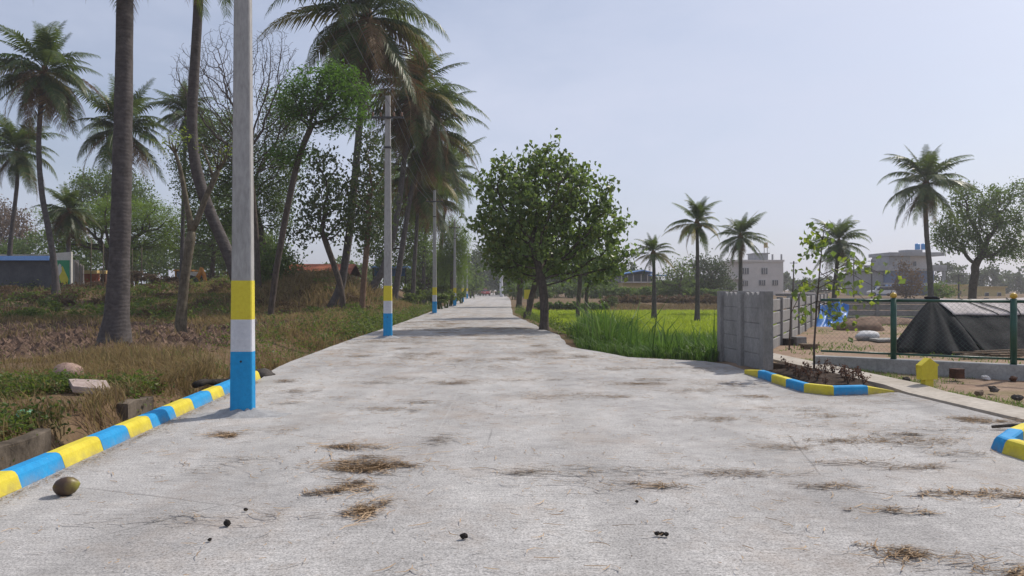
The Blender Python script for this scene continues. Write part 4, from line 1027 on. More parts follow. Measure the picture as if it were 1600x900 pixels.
tag(obj('reed_grass', mb, M['reed']), 'tall rank green grass between the road and the field', 'grass', kind='stuff')
mb = MB()
pf = lambda x, y: ss(1.5, 2.5, x - xr(y)) * (1 - ss(-.6, -.2, x - xwall(y))) * (x < .34 * y + 1)
x, y = scatter(9000, 1, 16, 23, 44, pf, 1.0); x, y = tuft(x, y, 7, .1, rs); mb.add(*blades(x, y, .42, .04, .6, rs, clump=.4))
x, y = scatter(9000, 1, 24, 42, 71, pf, 1.0); x, y = tuft(x, y, 7, .18, rs); mb.add(*blades(x, y, .44, .08, .6, rs, clump=.6))
tag(obj('paddy', mb, M['paddy']), 'bright yellow green crop of the flat field', 'crop', kind='stuff')
mb = MB()
x, y = scatter(9000, 2, 27, 70.5, 77, lambda x, y: (x < .36 * y)); mb.add(*blades(x, y, .4, .07, .8, rs))
tag(obj('stubble', mb, M['straw']), 'strip of dry stubble beyond the green field', 'grass', kind='stuff')
# lawn strip and tufts on the right
mb = MB()
def lawn_f(x, y):
    rx_ = np.interp(y, [p[0] for p in pl_l], [p[1] for p in pl_l]) + .56
    return ss(.02, .1, x - rx_) * (1 - ss(.25, .9, x - rx_ + .7 * (fbm(x, y, .8, 81) - .5)))
x, y = scatter(14000, 6, 8, 7.8, 15.4, lawn_f); mb.add(*blades(x, y, .09, .009, .9, rs))
x, y = scatter(9000, 6.4, 11, 8, 14, lambda x, y: (fbm(x, y, 1.1, 83) > .56) & (x > 6.6)); mb.add(*blades(x, y, .07, .009, 1., rs))
x, y = scatter(16000, 6.5, 24, 14, 36, lambda x, y: (fbm(x, y, 2.2, 85) > .55) & (x - xwall(y) > .5)); mb.add(*blades(x, y, .11, .025, 1., rs))
x, y = scatter(900, 4.7, 5.6, 5.2, 7.2, lambda x, y: x > 0); mb.add(*blades(x, y, .1, .01, .8, rs))
tag(obj('lawn_tufts', mb, M['lawn']), 'patchy green grass beside the footpath and over the building plot', 'grass', kind='stuff')

# seedlings in the planting bed: each one a plant
rs2 = np.random.RandomState(19)
seed_pts = []
while len(seed_pts) < 18:
    yv = rs2.uniform(10.85, 13.0); xv = rs2.uniform(4.58, 5.55)
    if all((xv - a_) ** 2 + (yv - b_) ** 2 > .03 for a_, b_ in seed_pts) and xv < np.interp(yv, [10.8, 11.4, 13], [5.15, 5.52, 5.45]): seed_pts.append((xv, yv))
meshes = []
for k in range(4):
    r3 = np.random.RandomState(200 + k); st = MB(); C = []
    for q in range(5):
        aa = r3.rand() * 6.28; tp = np.array((cos(aa) * .06, sin(aa) * .06, r3.uniform(.14, .24)))
        st.tube([(0, 0, 0), tp * .5 + (0, 0, .02), tp], [.005, .004, .002], 4); C += [tp * f for f in (.5, .7, .85, 1)]
    V, Q = leaves(np.array(C), 3, .018, .045, r3, .6, .1)
    a_ = st.mesh('stem'); a_.materials.append(M['bark']); b_ = make_mesh('foliage', V, Q); b_.materials.append(M['seedling']); meshes.append((a_, b_))
for k, (xv, yv) in enumerate(seed_pts):
    t = thing('seedling', 'small reddish brown seedling in the dark bed behind the curved kerb', 'plant', (xv, yv, .05), 'brown seedlings in the planting bed')
    s = rs2.uniform(.6, 1.15); t.scale = (s, s, s); t.rotation_euler = (0, 0, rs2.rand() * 6)
    for nm, me in zip(('stem', 'foliage'), meshes[k % 4]):
        o = bpy.data.objects.new(nm, me); COL.objects.link(o); o.parent = t

# ------------------------------------------------------------------ litter on the road
def strands(c, n, spread, L, w, rs, rz=None, zmax=.02):
    """thin curved dry leaf strips lying on the road around c"""
    x = c[0] + rs.normal(size=n) * spread[0]; y = c[1] + rs.normal(size=n) * spread[1]
    return strands_at(x, y, L, w, rs, zmax, rz)
def strands_at(x, y, L, w, rs, zmax=.012, rz=None):
    n = len(x)
    az = rs.rand(n) * 2 * pi if rz is None else rz + rs.normal(size=n) * .5
    l = L * rs.uniform(.4, 1.5, n); cv = rs.normal(size=n) * .35; z = .007 + rs.rand(n) * zmax
    V = []
    for k, f in enumerate((-.5, -.17, .17, .5)):
        ang = az + cv * f * 2
        px = x + np.cos(ang) * l * f; py = y + np.sin(ang) * l * f
        ww = w * rs.uniform(.6, 1.3, n) * (1 if abs(f) < .4 else .35)
        zz = z + np.abs(f) * rs.rand(n) * .01
        V += [np.stack([px - np.sin(ang) * ww, py + np.cos(ang) * ww, zz], 1), np.stack([px + np.sin(ang) * ww, py - np.cos(ang) * ww, zz + .002], 1)]
    V = np.stack(V, 1).reshape(-1, 3); k = np.arange(n)[:, None] * 8
    Q = np.concatenate([k + np.array([[a_, a_ + 1, a_ + 3, a_ + 2]]) for a_ in (0, 2, 4)])
    return V, Q
def G(u, v): D = CAMZ * F / (v - HV); return np.array(((u - 800) / F * D, D))
rs = np.random.RandomState(91)
mb = MB()
def road_f(x, y): return (x > xl(y) + .15) & (x < xr(y) - .15)
x, y = scatter(2600, -5, 5.6, 3.2, 16, lambda x, y: road_f(x, y) * np.clip(2.2 * (fbm(x, y, 1.6, 95) - .28), .08, 1), 1.2); mb.add(*strands_at(x, y, .11, .003, rs, .004))
x, y = scatter(2600, -5, 5.6, 3.2, 18, road_f, 1.2); mb.add(*strands_at(x, y, .035, .0022, rs))
x, y = scatter(3600, -6, 4, 14, 46, road_f, 1.1); mb.add(*strands_at(x, y, .22, .006, rs))
for _ in range(130):       # little drifts
    yy = rs.uniform(4.5, 34); xx = rs.uniform(float(xl(yy)) + .3, float(xr(yy)) - .3)
    mb.add(*strands((xx, yy), rs.randint(10, 70), (rs.uniform(.06, .34) * (1 + yy / 25), rs.uniform(.04, .1) * (1 + yy / 12)), .13 * (1 + yy / 40), .003 * (1 + yy / 22), rs, 0))
for u, v, s in ((1120, 655, .3), (1180, 620, .3), (1270, 600, .25), (1300, 690, .35), (1230, 700, .3), (1160, 740, .25), (1290, 760, .2), (960, 620, .3), (1010, 600, .3), (700, 600, .3), (600, 640, .3), (1440, 730, .25), (1130, 600, .5), (1240, 640, .5), (1200, 595, .3), (1340, 618, .5), (1300, 650, .4), (1400, 690, .4), (980, 600, .5), (880, 560, .5), (1060, 575, .5)):
    c = G(u, v)
    if c[0] < float(xr(c[1])) - s * 1.2: mb.add(*strands(c, 80, (s * .7, s * .3), .14, .0032, rs, 0, .006))
# along the kerb foot
ky_ = rs.uniform(4.6, 12, 700); mb.add(*strands_at(xl(ky_) + .04 + np.abs(rs.normal(size=700)) * .06, ky_, .07, .0025, rs, .01, 1.6))
tag(obj('leaf_litter', mb, M['litter']), 'thin scattered dry palm leaf strips over the concrete road', 'litter', kind='stuff')
clumps = [(574, 728, .24, .17, 760, 'largest matted pile of dry straw left of the road centre'), (555, 699, .2, .09, 260, 'straw streak just beyond the largest straw pile'), (552, 763, .12, .11, 220, 'spiky straw tuft just below the largest straw pile'),
          (570, 798, .06, .12, 240, 'compact round straw tuft nearest the road centre seam'), (355, 680, .09, .09, 150, 'small straw tuft near the foot of the nearest pole'), (1500, 774, .34, .1, 230, 'long straw streak with a thick knot on the right of the road'),
          (1370, 686, .42, .16, 250, 'broad flat straw patch near the driveway'), (1412, 866, .12, .1, 120, 'straw knot at the lower right near the dark nuts'), (1545, 658, .34, .16, 300, 'straw heap beside the stick on the driveway'),
          (1390, 798, .15, .05, 70, 'thin straw wisp between the long streak and the lower knot'), (1030, 760, .09, .04, 60, 'small brown straw tuft right of the road centre'), (1590, 892, .13, .09, 100, 'straw tuft cut off by the lower right corner')]
for u, v, sx_, sy_, n, lb in clumps:
    c = G(u, v); mb = MB(); px_, py_ = c; lob = 5 + n // 50
    for q in range(lob):      # ragged lobes wandering away from the middle
        f = q / lob
        a_ = c + np.array((rs.normal() * sx_ * .8, rs.normal() * sy_ * .75)); sp_ = rs.uniform(.15, .7) * (1 - .3 * f)
        mb.add(*strands(a_, int(n * rs.uniform(.4, 1.2) / lob * 1.15), (sx_ * sp_, sy_ * sp_ * 1.2), rs.uniform(.06, .15), .0042, rs, rs.uniform(-.5, .5), .008))
    mb.add(*strands(c, n // 4, (sx_ * 1.1, sy_ * 1.1), .17, .003, rs, None, .008))
    tag(obj('straw_clump', mb, M['litter'], loc=(*c, 0)), lb, 'straw', 'clumps of dry straw on the road')
def lump(c, s, rs, n=10, m=7, noise_=.15, mb=None, rz=0, flat=1.):
    mb = mb or MB(); V = []
    ph = rs.rand(6) * 6
    for a_ in range(m + 1):
        for b_ in range(n):
            th = a_ / m * pi; f = b_ / n * 2 * pi
            r = 1 + noise_ * (sin(2 * f + ph[0]) * sin(th) + .6 * sin(3 * f + ph[1] + th * 2) * sin(th) + .5 * cos(4 * th + ph[2] + f)*sin(th)) + rs.normal() * noise_ * .18
            p = np.array((sin(th) * cos(f) * s[0], sin(th) * sin(f) * s[1], cos(th) * s[2])) * r
            V.append((c[0] + p[0] * cos(rz) - p[1] * sin(rz), c[1] + p[0] * sin(rz) + p[1] * cos(rz), c[2] + p[2]))
    Q = [(a_ * n + b_, (a_ + 1) * n + b_, (a_ + 1) * n + (b_ + 1) % n, a_ * n + (b_ + 1) % n) for a_ in range(m) for b_ in range(n)]
    return mb.add(V, Q)
# coconut
c = G(100, 776)
V = []; n = 20; prof = [(-.088, .004), (-.082, .022), (-.06, .052), (-.025, .068), (.015, .069), (.05, .055), (.075, .03), (.09, .004)]
for xx, rr in prof:
    for k in range(n):
        aa = k / n * 2 * pi; r3 = rr * (1 + .06 * cos(3 * aa))
        V.append((xx, cos(aa) * r3, sin(aa) * r3))
mb = MB().add(V, [(a_ * n + k, a_ * n + (k + 1) % n, (a_ + 1) * n + (k + 1) % n, (a_ + 1) * n + k) for a_ in range(len(prof) - 1) for k in range(n)])
co_ = link('coconut', mb.mesh('coconut', None, True), coconut_mat(), None, (c[0], c[1] + .03, .07)); co_.rotation_euler = (.3, -.12, .35)
tag(co_, 'fallen green and brown coconut on the road by the blue and yellow kerb', 'coconut')
for u, v, s, lb in ((355, 822, .024, 'dark shrivelled nut on the road below the straw near the left'), (725, 842, .021, 'reddish brown nut alone near the bottom centre of the road'),
                    (384, 799, .013, 'tiny black nut behind the dark shrivelled nut'), (328, 846, .012, 'tiny grey pebble left of the dark shrivelled nut'), (995, 786, .012, 'tiny dark nut just above the nut pair')):
    c = G(u, v); tag(obj('fallen_nut', lump((*c, s * .7 + .004), (s * 1.1, s * .9, s * .85), rs), M['char'], None, True, loc=(*c, 0)), lb, 'nut', 'small nuts lying on the road')
c = G(1034, 838); mb = MB()
for dx, dy in ((-.025, .008), (0, 0), (.026, -.006)): lump((c[0] + dx, c[1] + dy, .016), (.018, .014, .013), rs, mb=mb)
tag(obj('dried_fruit', mb, M['char'], None, True, loc=(*c, 0)), 'three lobed dark dried fruit at the bottom right of the road centre', 'fruit')
a_ = G(1550, 671); b_ = G(1612, 671)
tag(obj('stick', MB().tube([(*a_, .03), (*((a_ + b_) / 2), .045), (*b_, .05)], [.016, .02, .018], 7), M['bark'], None, True), 'dark stick lying on the driveway beside the angled kerb', 'stick')

# ------------------------------------------------------------------ left verge objects
def drainwall(label, y0, y1, off, top, seed):
    r3 = np.random.RandomState(seed); mb = MB(); yy = np.arange(y0, y1 + .01, .25); V = []
    for q in yy:
        x0 = float(xl(q)) - off + r3.normal() * .008; zt = top + r3.normal() * .012
        V += [(x0, q, -.45), (x0 - .005, q, zt - .012), (x0 - .015, q, zt), (x0 - .14, q, zt + .004), (x0 - .15, q, -.45)]
    i = np.arange(len(yy) - 1)[:, None] * 5 + np.arange(4)[None]
    mb.add(V, np.stack([i, i + 1, i + 6, i + 5], -1).reshape(-1, 4), None, [[0, 1, 2, 3, 4][::-1], [len(V) - 5 + k for k in range(5)]])
    return tag(obj('drain_wall', mb, M['drain']), label, 'drain wall')
drainwall('stained old concrete drain wall edge beside the near end of the painted kerb', 3.8, 7.3, .74, .11, 1)
drainwall('short exposed piece of old drain wall half buried in dry grass', 9.1, 9.9, .78, .08, 2)
p = G(105, 601); z = float(H(*p))
tag(obj('boulder', lump((*p, z + .08), (.25, .2, .17), np.random.RandomState(3), 16, 10, .09), M['rock_pink'], None, True, loc=(*p, z)), 'rounded pink boulder in the weeds on the left', 'boulder')
p = G(141, 628); z = float(H(*p))
mb = MB().prism([(-.3, .16), (-.36, .12), (-.1, -.22), (.3, -.24), (.36, -.16), (.1, .2)], 0, .09, 'xy').xf(.0, (*p, z + .05))
sl = obj('stone_slab', mb, M['rock_slab'], None, bevel=.012, loc=(*p, z)); sl.rotation_euler = (.1, .07, 0)
tag(sl, 'flat pinkish stone slab lying below the boulder', 'stone')
p = G(60, 684); p = np.array((-5.05, 7.9)); z = float(H(*p))
tag(obj('plastic_bag', lump((-5.1, 7.72, float(H(-5.1, 7.72)) + .05), (.09, .06, .06), np.random.RandomState(4), 12, 8, .35), M['plastic_green'], None, loc=(-5.1, 7.72, z)), 'crumpled pale green plastic bag in the weeds at the far left', 'plastic bag')
p0 = np.array((-4.75, 11.0)); p1 = np.array((-4.3, 12.3))
tag(obj('charred_log', MB().tube([(*(p0 + (p1 - p0) * f + np.array((.03 * sin(f * 17), 0))), .06 + .03 * sin(f * 11)) for f in np.linspace(0, 1, 12)], [.02 + .035 * abs(sin(f * 9 + 1)) + .012 * rnd.random() for f in np.linspace(0, 1, 12)], 7), M['char'], None, True), 'blackened log lying behind the far end of the kerb', 'log')
p = np.array((-4.32, 12.75))
tag(obj('rock', lump((*p, .02), (.2, .14, .1), np.random.RandomState(6), 12, 8, .2), M['rock_dark'], None, True, loc=(*p, 0)), 'dark rock at the end of the painted kerb', 'rock')

# hut with a mural
def hut():
    D = 60; k = D / F
    a0 = P(-60, 446, D); b0 = P(90, 446, D); zt = P(0, 404, D)[2]; z0 = a0[2] - 1.2
    t = thing('hut', 'low grey hut with a blue roof edge and a green painted end wall', 'hut', (b0[0], D, z0))
    w = b0[0] - a0[0]
    obj('wall', MB().box(((a0[0] + b0[0]) / 2, D + 1.5, (z0 + zt) / 2), (w, 3, zt - z0)), M['hut_wall'], t)
    obj('roof', MB().prism([(D - .35, zt), (D - .35, zt + .05), (D + 3.5, zt + .5), (D + 3.5, zt + .42)], a0[0], b0[0] - .35, 'yz'), M['hut_wall'], t)
    obj('roof_edge', MB().box(((a0[0] + b0[0]) / 2 - .3, D - .38, zt + .02), (w - .3, .05, .36)), M['hut_blue'], t)
    x0, x1 = P(90, 0, D)[0], P(117, 0, D)[0]
    zz = P(0, 394, D)[2]
    obj('end_wall', MB().prism([(x0, z0), (x1, z0), (x1, zz), (x0, zz - .12)], D - .5, D - .3), M['hut_white'], t)
    m = obj('mural', MB().prism([(x0 + .12, z0 + .4), (x1 - .12, z0 + .4), (x1 - .12, P(0, 407, D)[2]), (x0 + .12, P(0, 407, D)[2])], D - .53, D - .502), M['poster_green'], t)
    pp = lambda u, v: (P(u, 0, D)[0], P(0, v, D)[2])
    obj('yellow_shape', MB().prism([pp(103, 446), pp(112, 443), pp(113, 436), pp(104, 416), pp(100, 420), pp(99, 434)], D - .545, D - .532), M['poster_yellow'], m)
    obj('white_shape', MB().prism([pp(98, 432), pp(101, 428), pp(103, 424), pp(102, 414), pp(99, 412), pp(97, 417), pp(98, 424)], D - .56, D - .547), M['poster_white'], m)
hut()
D = 61
for k in range(6):
    u = 119 + k * 2.4; b0 = P(u, 447, D); tp = P(u - 1.5 + rnd.uniform(-1, 1), 408 + k * 1.4, D + .5)
    mb = MB().tube([b0 - (0, 0, .8), tp], [.07, .06], 4)
    tag(obj('plank', mb, M['plank_grey'], loc=b0), 'weathered grey plank leaning in a bundle against the end of the hut', 'plank', 'planks leaning by the hut')
D = 64
a0 = P(134, 448, D); t = thing('brick_pillar', 'orange red gate wall with a cream coping beside the leaning planks', 'gate wall', a0 - (0, 0, 1))
x0, x1, x2 = P(133, 0, D)[0], P(147, 0, D)[0], P(154, 0, D)[0]; zt = P(0, 428, D)[2]
obj('wall', MB().box(((x0 + x1) / 2, D, (a0[2] - 1 + zt) / 2), (x1 - x0, .3, zt - a0[2] + 1)), M['brick_orange'], t)
obj('post', MB().box(((x1 + x2) / 2, D - .1, (a0[2] - 1 + zt) / 2), (x2 - x1, .5, zt - a0[2] + 1)), M['brick_orange'], t)
obj('coping', MB().box(((x0 + x2) / 2, D - .05, zt + .15), (x2 - x0 + .1, .6, .3)), M['cream'], t)
a0 = P(163, 448, D); t = thing('brick_pillar', 'dark gate pillar with a cream cap half hidden by the thick palm trunk', 'gate pillar', a0 - (0, 0, 1))
obj('wall', MB().box((P(163, 0, D)[0], D, (a0[2] - 1 + zt) / 2), (.42, .4, zt - a0[2] + 1)), M['rust'], t)
obj('cap', MB().box((P(163, 0, D)[0], D, zt + .15), (.55, .5, .3)), M['cream'], t)
for k, (u, vt, lb) in enumerate(((142, 372, 'thin pale pole beside the orange gate wall'), (161, 380, 'thin pale pole touching the thick palm trunk from the left'), (206, 388, 'thin pale pole just right of the thick palm trunk'), (221, 386, 'thin pale pole between the thick palm trunk and the digger'))):
    D = 58; b0 = P(u, 448, D); b0[2] = float(H(b0[0], D)) - .1
    tag(obj('thin_pole', MB().tube([b0, P(u + .5, vt, D)], [.05, .04], 6), M['bark_pale'], None, True, loc=b0), lb, 'pole', 'thin poles behind the ploughed field')

# backhoe loader
def digger():
    D = 76; k = D / F
    c = P(292, 447, D); c[2] = float(H(c[0], D))
    t = thing('backhoe_loader', 'orange yellow backhoe loader parked behind the forked tree', 'digger', c)
    B = lambda du, v0, v1, w, dy=0, dd=1.6: ((c[0] + du * k, D + dy, (P(0, v0, D)[2] + P(0, v1, D)[2]) / 2), (w * k, dd, abs(v1 - v0) * k))
    obj('body', MB().box(*B(0, 445, 436, 34)), M['digger'], t, bevel=.08)
    obj('bonnet', MB().box(*B(-14, 443, 434, 16, -.1, 1.2)), M['digger'], t, bevel=.08)
    cb = obj('cab', MB().box(*B(-3, 437, 424, 20), 0, .92), M['glass'], t, bevel=.06)
    obj('roof', MB().box(*B(-2, 424, 421.5, 26, 0, 1.9)), M['digger'], cb, bevel=.04)
    for dx in (-12, 6): obj('pillar', MB().box(*B(dx, 437, 424, 1.6, -.75, .12)), M['digger'], cb)
    obj('side_panel', MB().box(*B(13, 436, 425, 8, -.3, 1.3)), M['hut_white'], t, bevel=.05)
    p = lambda du, v, dy=-.6: np.array((c[0] + du * k, D + dy, P(0, v, D)[2]))
    obj('loader_arm', MB().tube([p(-4, 437), p(-18, 440), p(-26, 444)], [.16, .15, .13], 5), M['digger'], t)
    obj('bucket', MB().prism([(p(-32, 447)[0], p(0, 447)[2]), (p(-22, 447)[0], p(0, 447)[2]), (p(-20, 437)[0], p(0, 437)[2]), (p(-26, 442)[0], p(0, 442)[2])], D - 1.7, D + .7), M['digger'], t, bevel=.04)
    obj('boom', MB().tube([p(16, 443), p(24, 428), p(27, 418)], [.24, .22, .16], 5), M['digger'], t)
    obj('dipper', MB().tube([p(27, 419), p(31, 430), p(33, 441)], [.15, .2, .17], 5), M['digger'], t)
    for du, r in ((-16, .5), (12, .75)):
        for dy in (-.9, .9):
            w = obj('wheel', MB().tube([np.array((c[0] + du * k, D + dy - .2, c[2] + r)), np.array((c[0] + du * k, D + dy + .2, c[2] + r))], r, 18), M['black'], t)
            obj('rim', MB().tube([np.array((c[0] + du * k, D + dy - .21, c[2] + r)), np.array((c[0] + du * k, D + dy + .21, c[2] + r))], r * .5, 12), M['cream'], w)
digger()
# tiled house, blue shelter
D = 66
x0, x1 = P(440, 0, D)[0], P(547, 0, D)[0]; zr, ze = P(0, 411, D)[2], P(0, 429, D)[2]
t = thing('tiled_house', 'low house with an orange tiled roof behind the dry bank', 'house', ((x0 + x1) / 2, D + 2, 1.0))
obj('wall', MB().box(((x0 + x1) / 2, D + 2.4, ze / 2 + .2), (x1 - x0 - .6, 4, ze)), M['hut_white'], t)
obj('roof', MB().prism([(D - .2, ze - .05), (D + 2.4, zr), (D + 5, ze - .05), (D + 5, ze - .15), (D + 2.4, zr - .12), (D - .2, ze - .15)], x0, x1, 'yz'), M['tile'], t)
D = 70
x0, x1 = P(580, 0, D)[0], P(637, 0, D)[0]
t = thing('shelter', 'small shelter with a blue sheet roof between the pole and leaning palm', 'shelter', ((x0 + x1) / 2, D, 1.4))
obj('roof', MB().box(((x0 + x1) / 2, D + .8, P(0, 417, D)[2]), (x1 - x0, 2.4, .16)), M['hut_blue'], t)
obj('panel', MB().box(((x0 + x1) / 2, D + .3, (P(0, 417, D)[2] + P(0, 430, D)[2]) / 2 - .1), (x1 - x0 - .5, .15, .75)), M['blue_sheet'], t)
for x in (x0 + .2, x1 - .2): obj('post', MB().tube([(x, D, 1.2), (x, D, P(0, 418, D)[2])], .06, 6), M['steel'], t)

# end of the road
def car(name, label, c, rz, mat, s=1.0):
    t = thing(name, label, 'car', c); 
    q = lambda mb: mb.xf(rz, c)
    prof = [(-2.0, .35), (2.0, .35), (2.05, .75), (1.3, .92), (-1.9, .98), (-2.05, .7)]
    obj('body', q(MB().prism(prof, -.8, .8)), M[mat], t, bevel=.06)
    cab = [(-1.75, .96), (1.0, .93), (.45, 1.45), (-1.35, 1.48)]
    cb = obj('cabin', q(MB().prism(cab, -.7, .7)), M['glass'], t, bevel=.05)
    obj('roof', q(MB().prism([(-1.4, 1.46), (.5, 1.44), (.4, 1.52), (-1.3, 1.54)], -.66, .66)), M[mat], t)
    for x in (-1.3, 1.3):
        for y_ in (-.72, .72):
            w = obj('wheel', q(MB().tube([(x, y_ - .1, .32), (x, y_ + .1, .32)], .32, 14)), M['black'], t)
            obj('rim', q(MB().tube([(x, y_ - .11, .32), (x, y_ + .11, .32)], .18, 10)), M['steel'], w)
    for y_ in (-.55, .55): obj('headlight', q(MB().box((2.02, y_, .68), (.06, .3, .14))), M['white_paint'], t)
c = P(757, 463, 165); c[2] = .0; car('parked_car', 'red car far away at the end of the road', c, R(-70), 'car_red')
c = P(1377, 470, 118); c[2] = .35; car('parked_car', 'white car parked in front of the blue house', c, R(170), 'car_white')
b0 = P(784, 462, 140); b0[2] = 0
t = thing('white_post', 'pale post standing at the end of the road beside the dark tree', 'post', b0)
obj('shaft', MB().tube([b0, P(783, 440, 140), P(785, 418, 140)], [.35, .3, .22], 8), M['white_paint'], t)
D = 58
t = thing('sign_board', 'small yellow board between trunks beside the far roadside tree', 'sign', (P(824, 0, D)[0], D, 0))
obj('panel', MB().box(P(824, 460, D), (.5, .06, .75)), M['yellow_paint'], t)
obj('post', MB().tube([(P(824, 0, D)[0], D + .06, -.5), (P(824, 0, D)[0], D + .06, P(0, 455, D)[2])], .04, 6), M['steel'], t)

# ------------------------------------------------------------------ right hand side: walls
def precast(label, p0, p1, n, zt, z0, rows, scallop, mat, postw=.14, group=None):
    p0 = np.array(p0, float); p1 = np.array(p1, float); d = p1 - p0; Lg = np.linalg.norm(d); d /= Lg; rz = atan2(d[1], d[0])
    t = thing('precast_wall', label, 'wall', (*p0, z0), group)
    nn = np.array((-d[1], d[0]))
    hp = zt - z0
    for k in range(n + 1):
        p = p0 + d * Lg * k / n
        obj('post', MB().box((*p, (zt + .03 + z0 - .3) / 2), (postw, postw * 1.15, hp + .33), rz), M[mat], t, bevel=.008)
    for k in range(n):
        a_ = p0 + d * (Lg * k / n + postw / 2 - .012); b_ = p0 + d * (Lg * (k + 1) / n - postw / 2 + .012); w = np.linalg.norm(b_ - a_)
        hh = hp / rows
        for r_ in range(rows):
            gp = .0006 if scallop else .014; zb = z0 + r_ * hh + gp; zh = z0 + (r_ + 1) * hh - gp
            mb = MB()
            if scallop and r_ == rows - 1:
                poly = [(0, zb), (w, zb)]; m_ = 4
                for q in range(m_):
                    for f in np.linspace(0, 1, 9)[:-1]:
                        poly.append((w - (q + f) * w / m_, zh - .09 + .1 * sin(pi * f) ** .7))
                poly.append((0, zh - .09))
                # split into vertical strips so that the fan stays inside the outline
                top = poly[2:][::-1]
                for q in range(len(top) - 1):
                    mb.prism([(top[q][0], zb), (top[q + 1][0], zb), (top[q + 1][0], top[q + 1][1]), (top[q][0], top[q][1])], -.025, .025)
            else:
                mb.box((w / 2, 0, (zb + zh) / 2), (w, .05, zh - zb))
            mb.xf(rz, (*a_, 0)); obj('panel', mb, M[mat], t, bevel=0 if scallop and r_ == rows - 1 else (.014 if scallop else .035))
    return t
precast('short grey precast wall with a scalloped top beside the painted kerb', (4.74, 13.72), (4.5, 15.7), 2, 1.43, -.03, 5, True, 'precast', .17)
precast('grey panel wall running away behind the green fence on the left of the plot', (6.3, 18.1), (15.8, 37), 9, 1.25, -.1, 4, False, 'precast', .14)
precast('far grey panel wall across the back of the plot behind the blue sheet', (15.85, 37.15), (27, 33.5), 5, 1.05, -.15, 4, False, 'precast_far', .16)
# fence on a concrete plinth
A_, B_, C_, E_ = (5.98, 14.25), (7.05, 13.6), (8.6, 12.62), (10.9, 11.2)
fpts = [np.array(q) for q in (A_, B_, C_, E_)]
mb = MB()
fd = (fpts[2] - fpts[1]) / np.linalg.norm(fpts[2] - fpts[1]); fn = np.array((-fd[1], fd[0]))
V = []
st = [fpts[0] - fd * .1] + fpts[1:]
for p in st:
    for o, z in ((-.11, -.25), (-.11, .195), (-.1, .205), (.1, .21), (.11, .2), (.11, -.25)):
        q = p + fn * o; V.append((q[0], q[1], z))
i = np.arange(len(st) - 1)[:, None] * 6 + np.arange(5)[None]
mb.add(V, np.stack([i, i + 1, i + 7, i + 6], -1).reshape(-1, 4), None, [[0, 1, 2, 3, 4, 5][::-1], [len(V) - 6 + k for k in range(6)]])
tag(obj('plinth_wall', mb, M['plinth']), 'low concrete plinth wall under the green fence', 'plinth')
t = thing('green_fence', 'dark green pipe fence with wire mesh and yellow topped posts', 'fence', (*B_, .2))
for p in fpts[1:]:
    po = obj('post', MB().tube([(*p, .18), (*p, 1.33)], .052, 12), M['fence_green'], t, True)
    obj('cap', lump((*p, 1.38), (.058, .058, .055), np.random.RandomState(1), 12, 8, 0), M['gold'], po, True)
for a_, b_ in zip(fpts[:-1], fpts[1:]):
    for z in (1.285, .3): obj('rail', MB().tube([(*a_, z), (*b_, z)], .026 if z > 1 else .02, 8), M['fence_green'], t, True)
    d = b_ - a_; L = np.linalg.norm(d); d /= L; mb = MB(); pitch = .085; hgt = .97
    s_ = -hgt
    while s_ < L:
        for sg in (1, -1):
            q0, z0_ = s_, .31; q1, z1_ = s_ + hgt, .31 + hgt
            if q0 < 0: z0_ += -q0; q0 = 0
            if q1 > L: z1_ -= q1 - L; q1 = L
            if q1 - q0 < .02: continue
            if sg < 0: q0, q1 = L - q0, L - q1
            pa, pb = a_ + d * q0, a_ + d * q1
            mb.tube([(pa[0], pa[1] - .002 * sg, z0_), (pb[0], pb[1] - .002 * sg, z1_)], .0014, 3, False)
        s_ += pitch
    obj('wire_mesh', mb, M['fence_wire'], t)

# yellow house shaped marker
p = G(1449, 606); c = (p[0], p[1], 0)
t = thing('marker_stone', 'yellow house shaped marker standing in the grass by the footpath', 'marker', c)
k = p[1] / F
poly = [(-15 * k, .13), (15 * k, .13), (15 * k, .33), (18 * k, .345), (0 * k, .455), (-17 * k, .345), (-15 * k, .33)]
obj('head', MB().prism(poly, -.05, .06).xf(.28, c), M['yellow_paint'], t, bevel=.01)
obj('post', MB().prism([(-8 * k, -.05), (8 * k, -.05), (8 * k, .135), (-8 * k, .135)], -.04, .05).xf(.28, c), M['yellow_paint'], t, bevel=.006)
p = G(1495, 590); 
mb = MB().box((p[0], p[1], .07), (.165, .16, .16), .25)
for z in (.0, .07, .14): mb.box((p[0], p[1], z + .006), (.175, .17, .012), .25)
tag(obj('rusty_tin', mb, M['rust'], None, bevel=.006, loc=(*p, 0)), 'square rusty tin on the ground before the plinth', 'tin')
for u, v, s, mt, nm, lb in ((1540, 589, .05, 'sack', 'plastic_scrap', 'pale crumpled plastic scrap beside the rusty tin'), (1415, 594, .07, 'char', 'burnt_lump', 'black burnt lump left of the yellow marker'), (1583, 591, .06, 'rust', 'brick_piece', 'reddish brick piece at the right edge before the plinth'),
                            (1552, 607, .06, 'rock_dark', 'clay_lump', 'dark lump of clay on bare soil right of the marker'), (1530, 613, .05, 'wood', 'bark_piece', 'brown bark piece lying on bare soil in front of the tin'), (1590, 620, .05, 'rock_dark', 'clay_lump', 'small dark clay lump close to the right edge')):
    p = G(u, v); tag(obj(nm, lump((*p, s * .35 - .03), (s * 1.3, s, s * .8), rs, 9, 6, .35), M[mt], None, loc=(*p, -.03)), lb, 'debris')

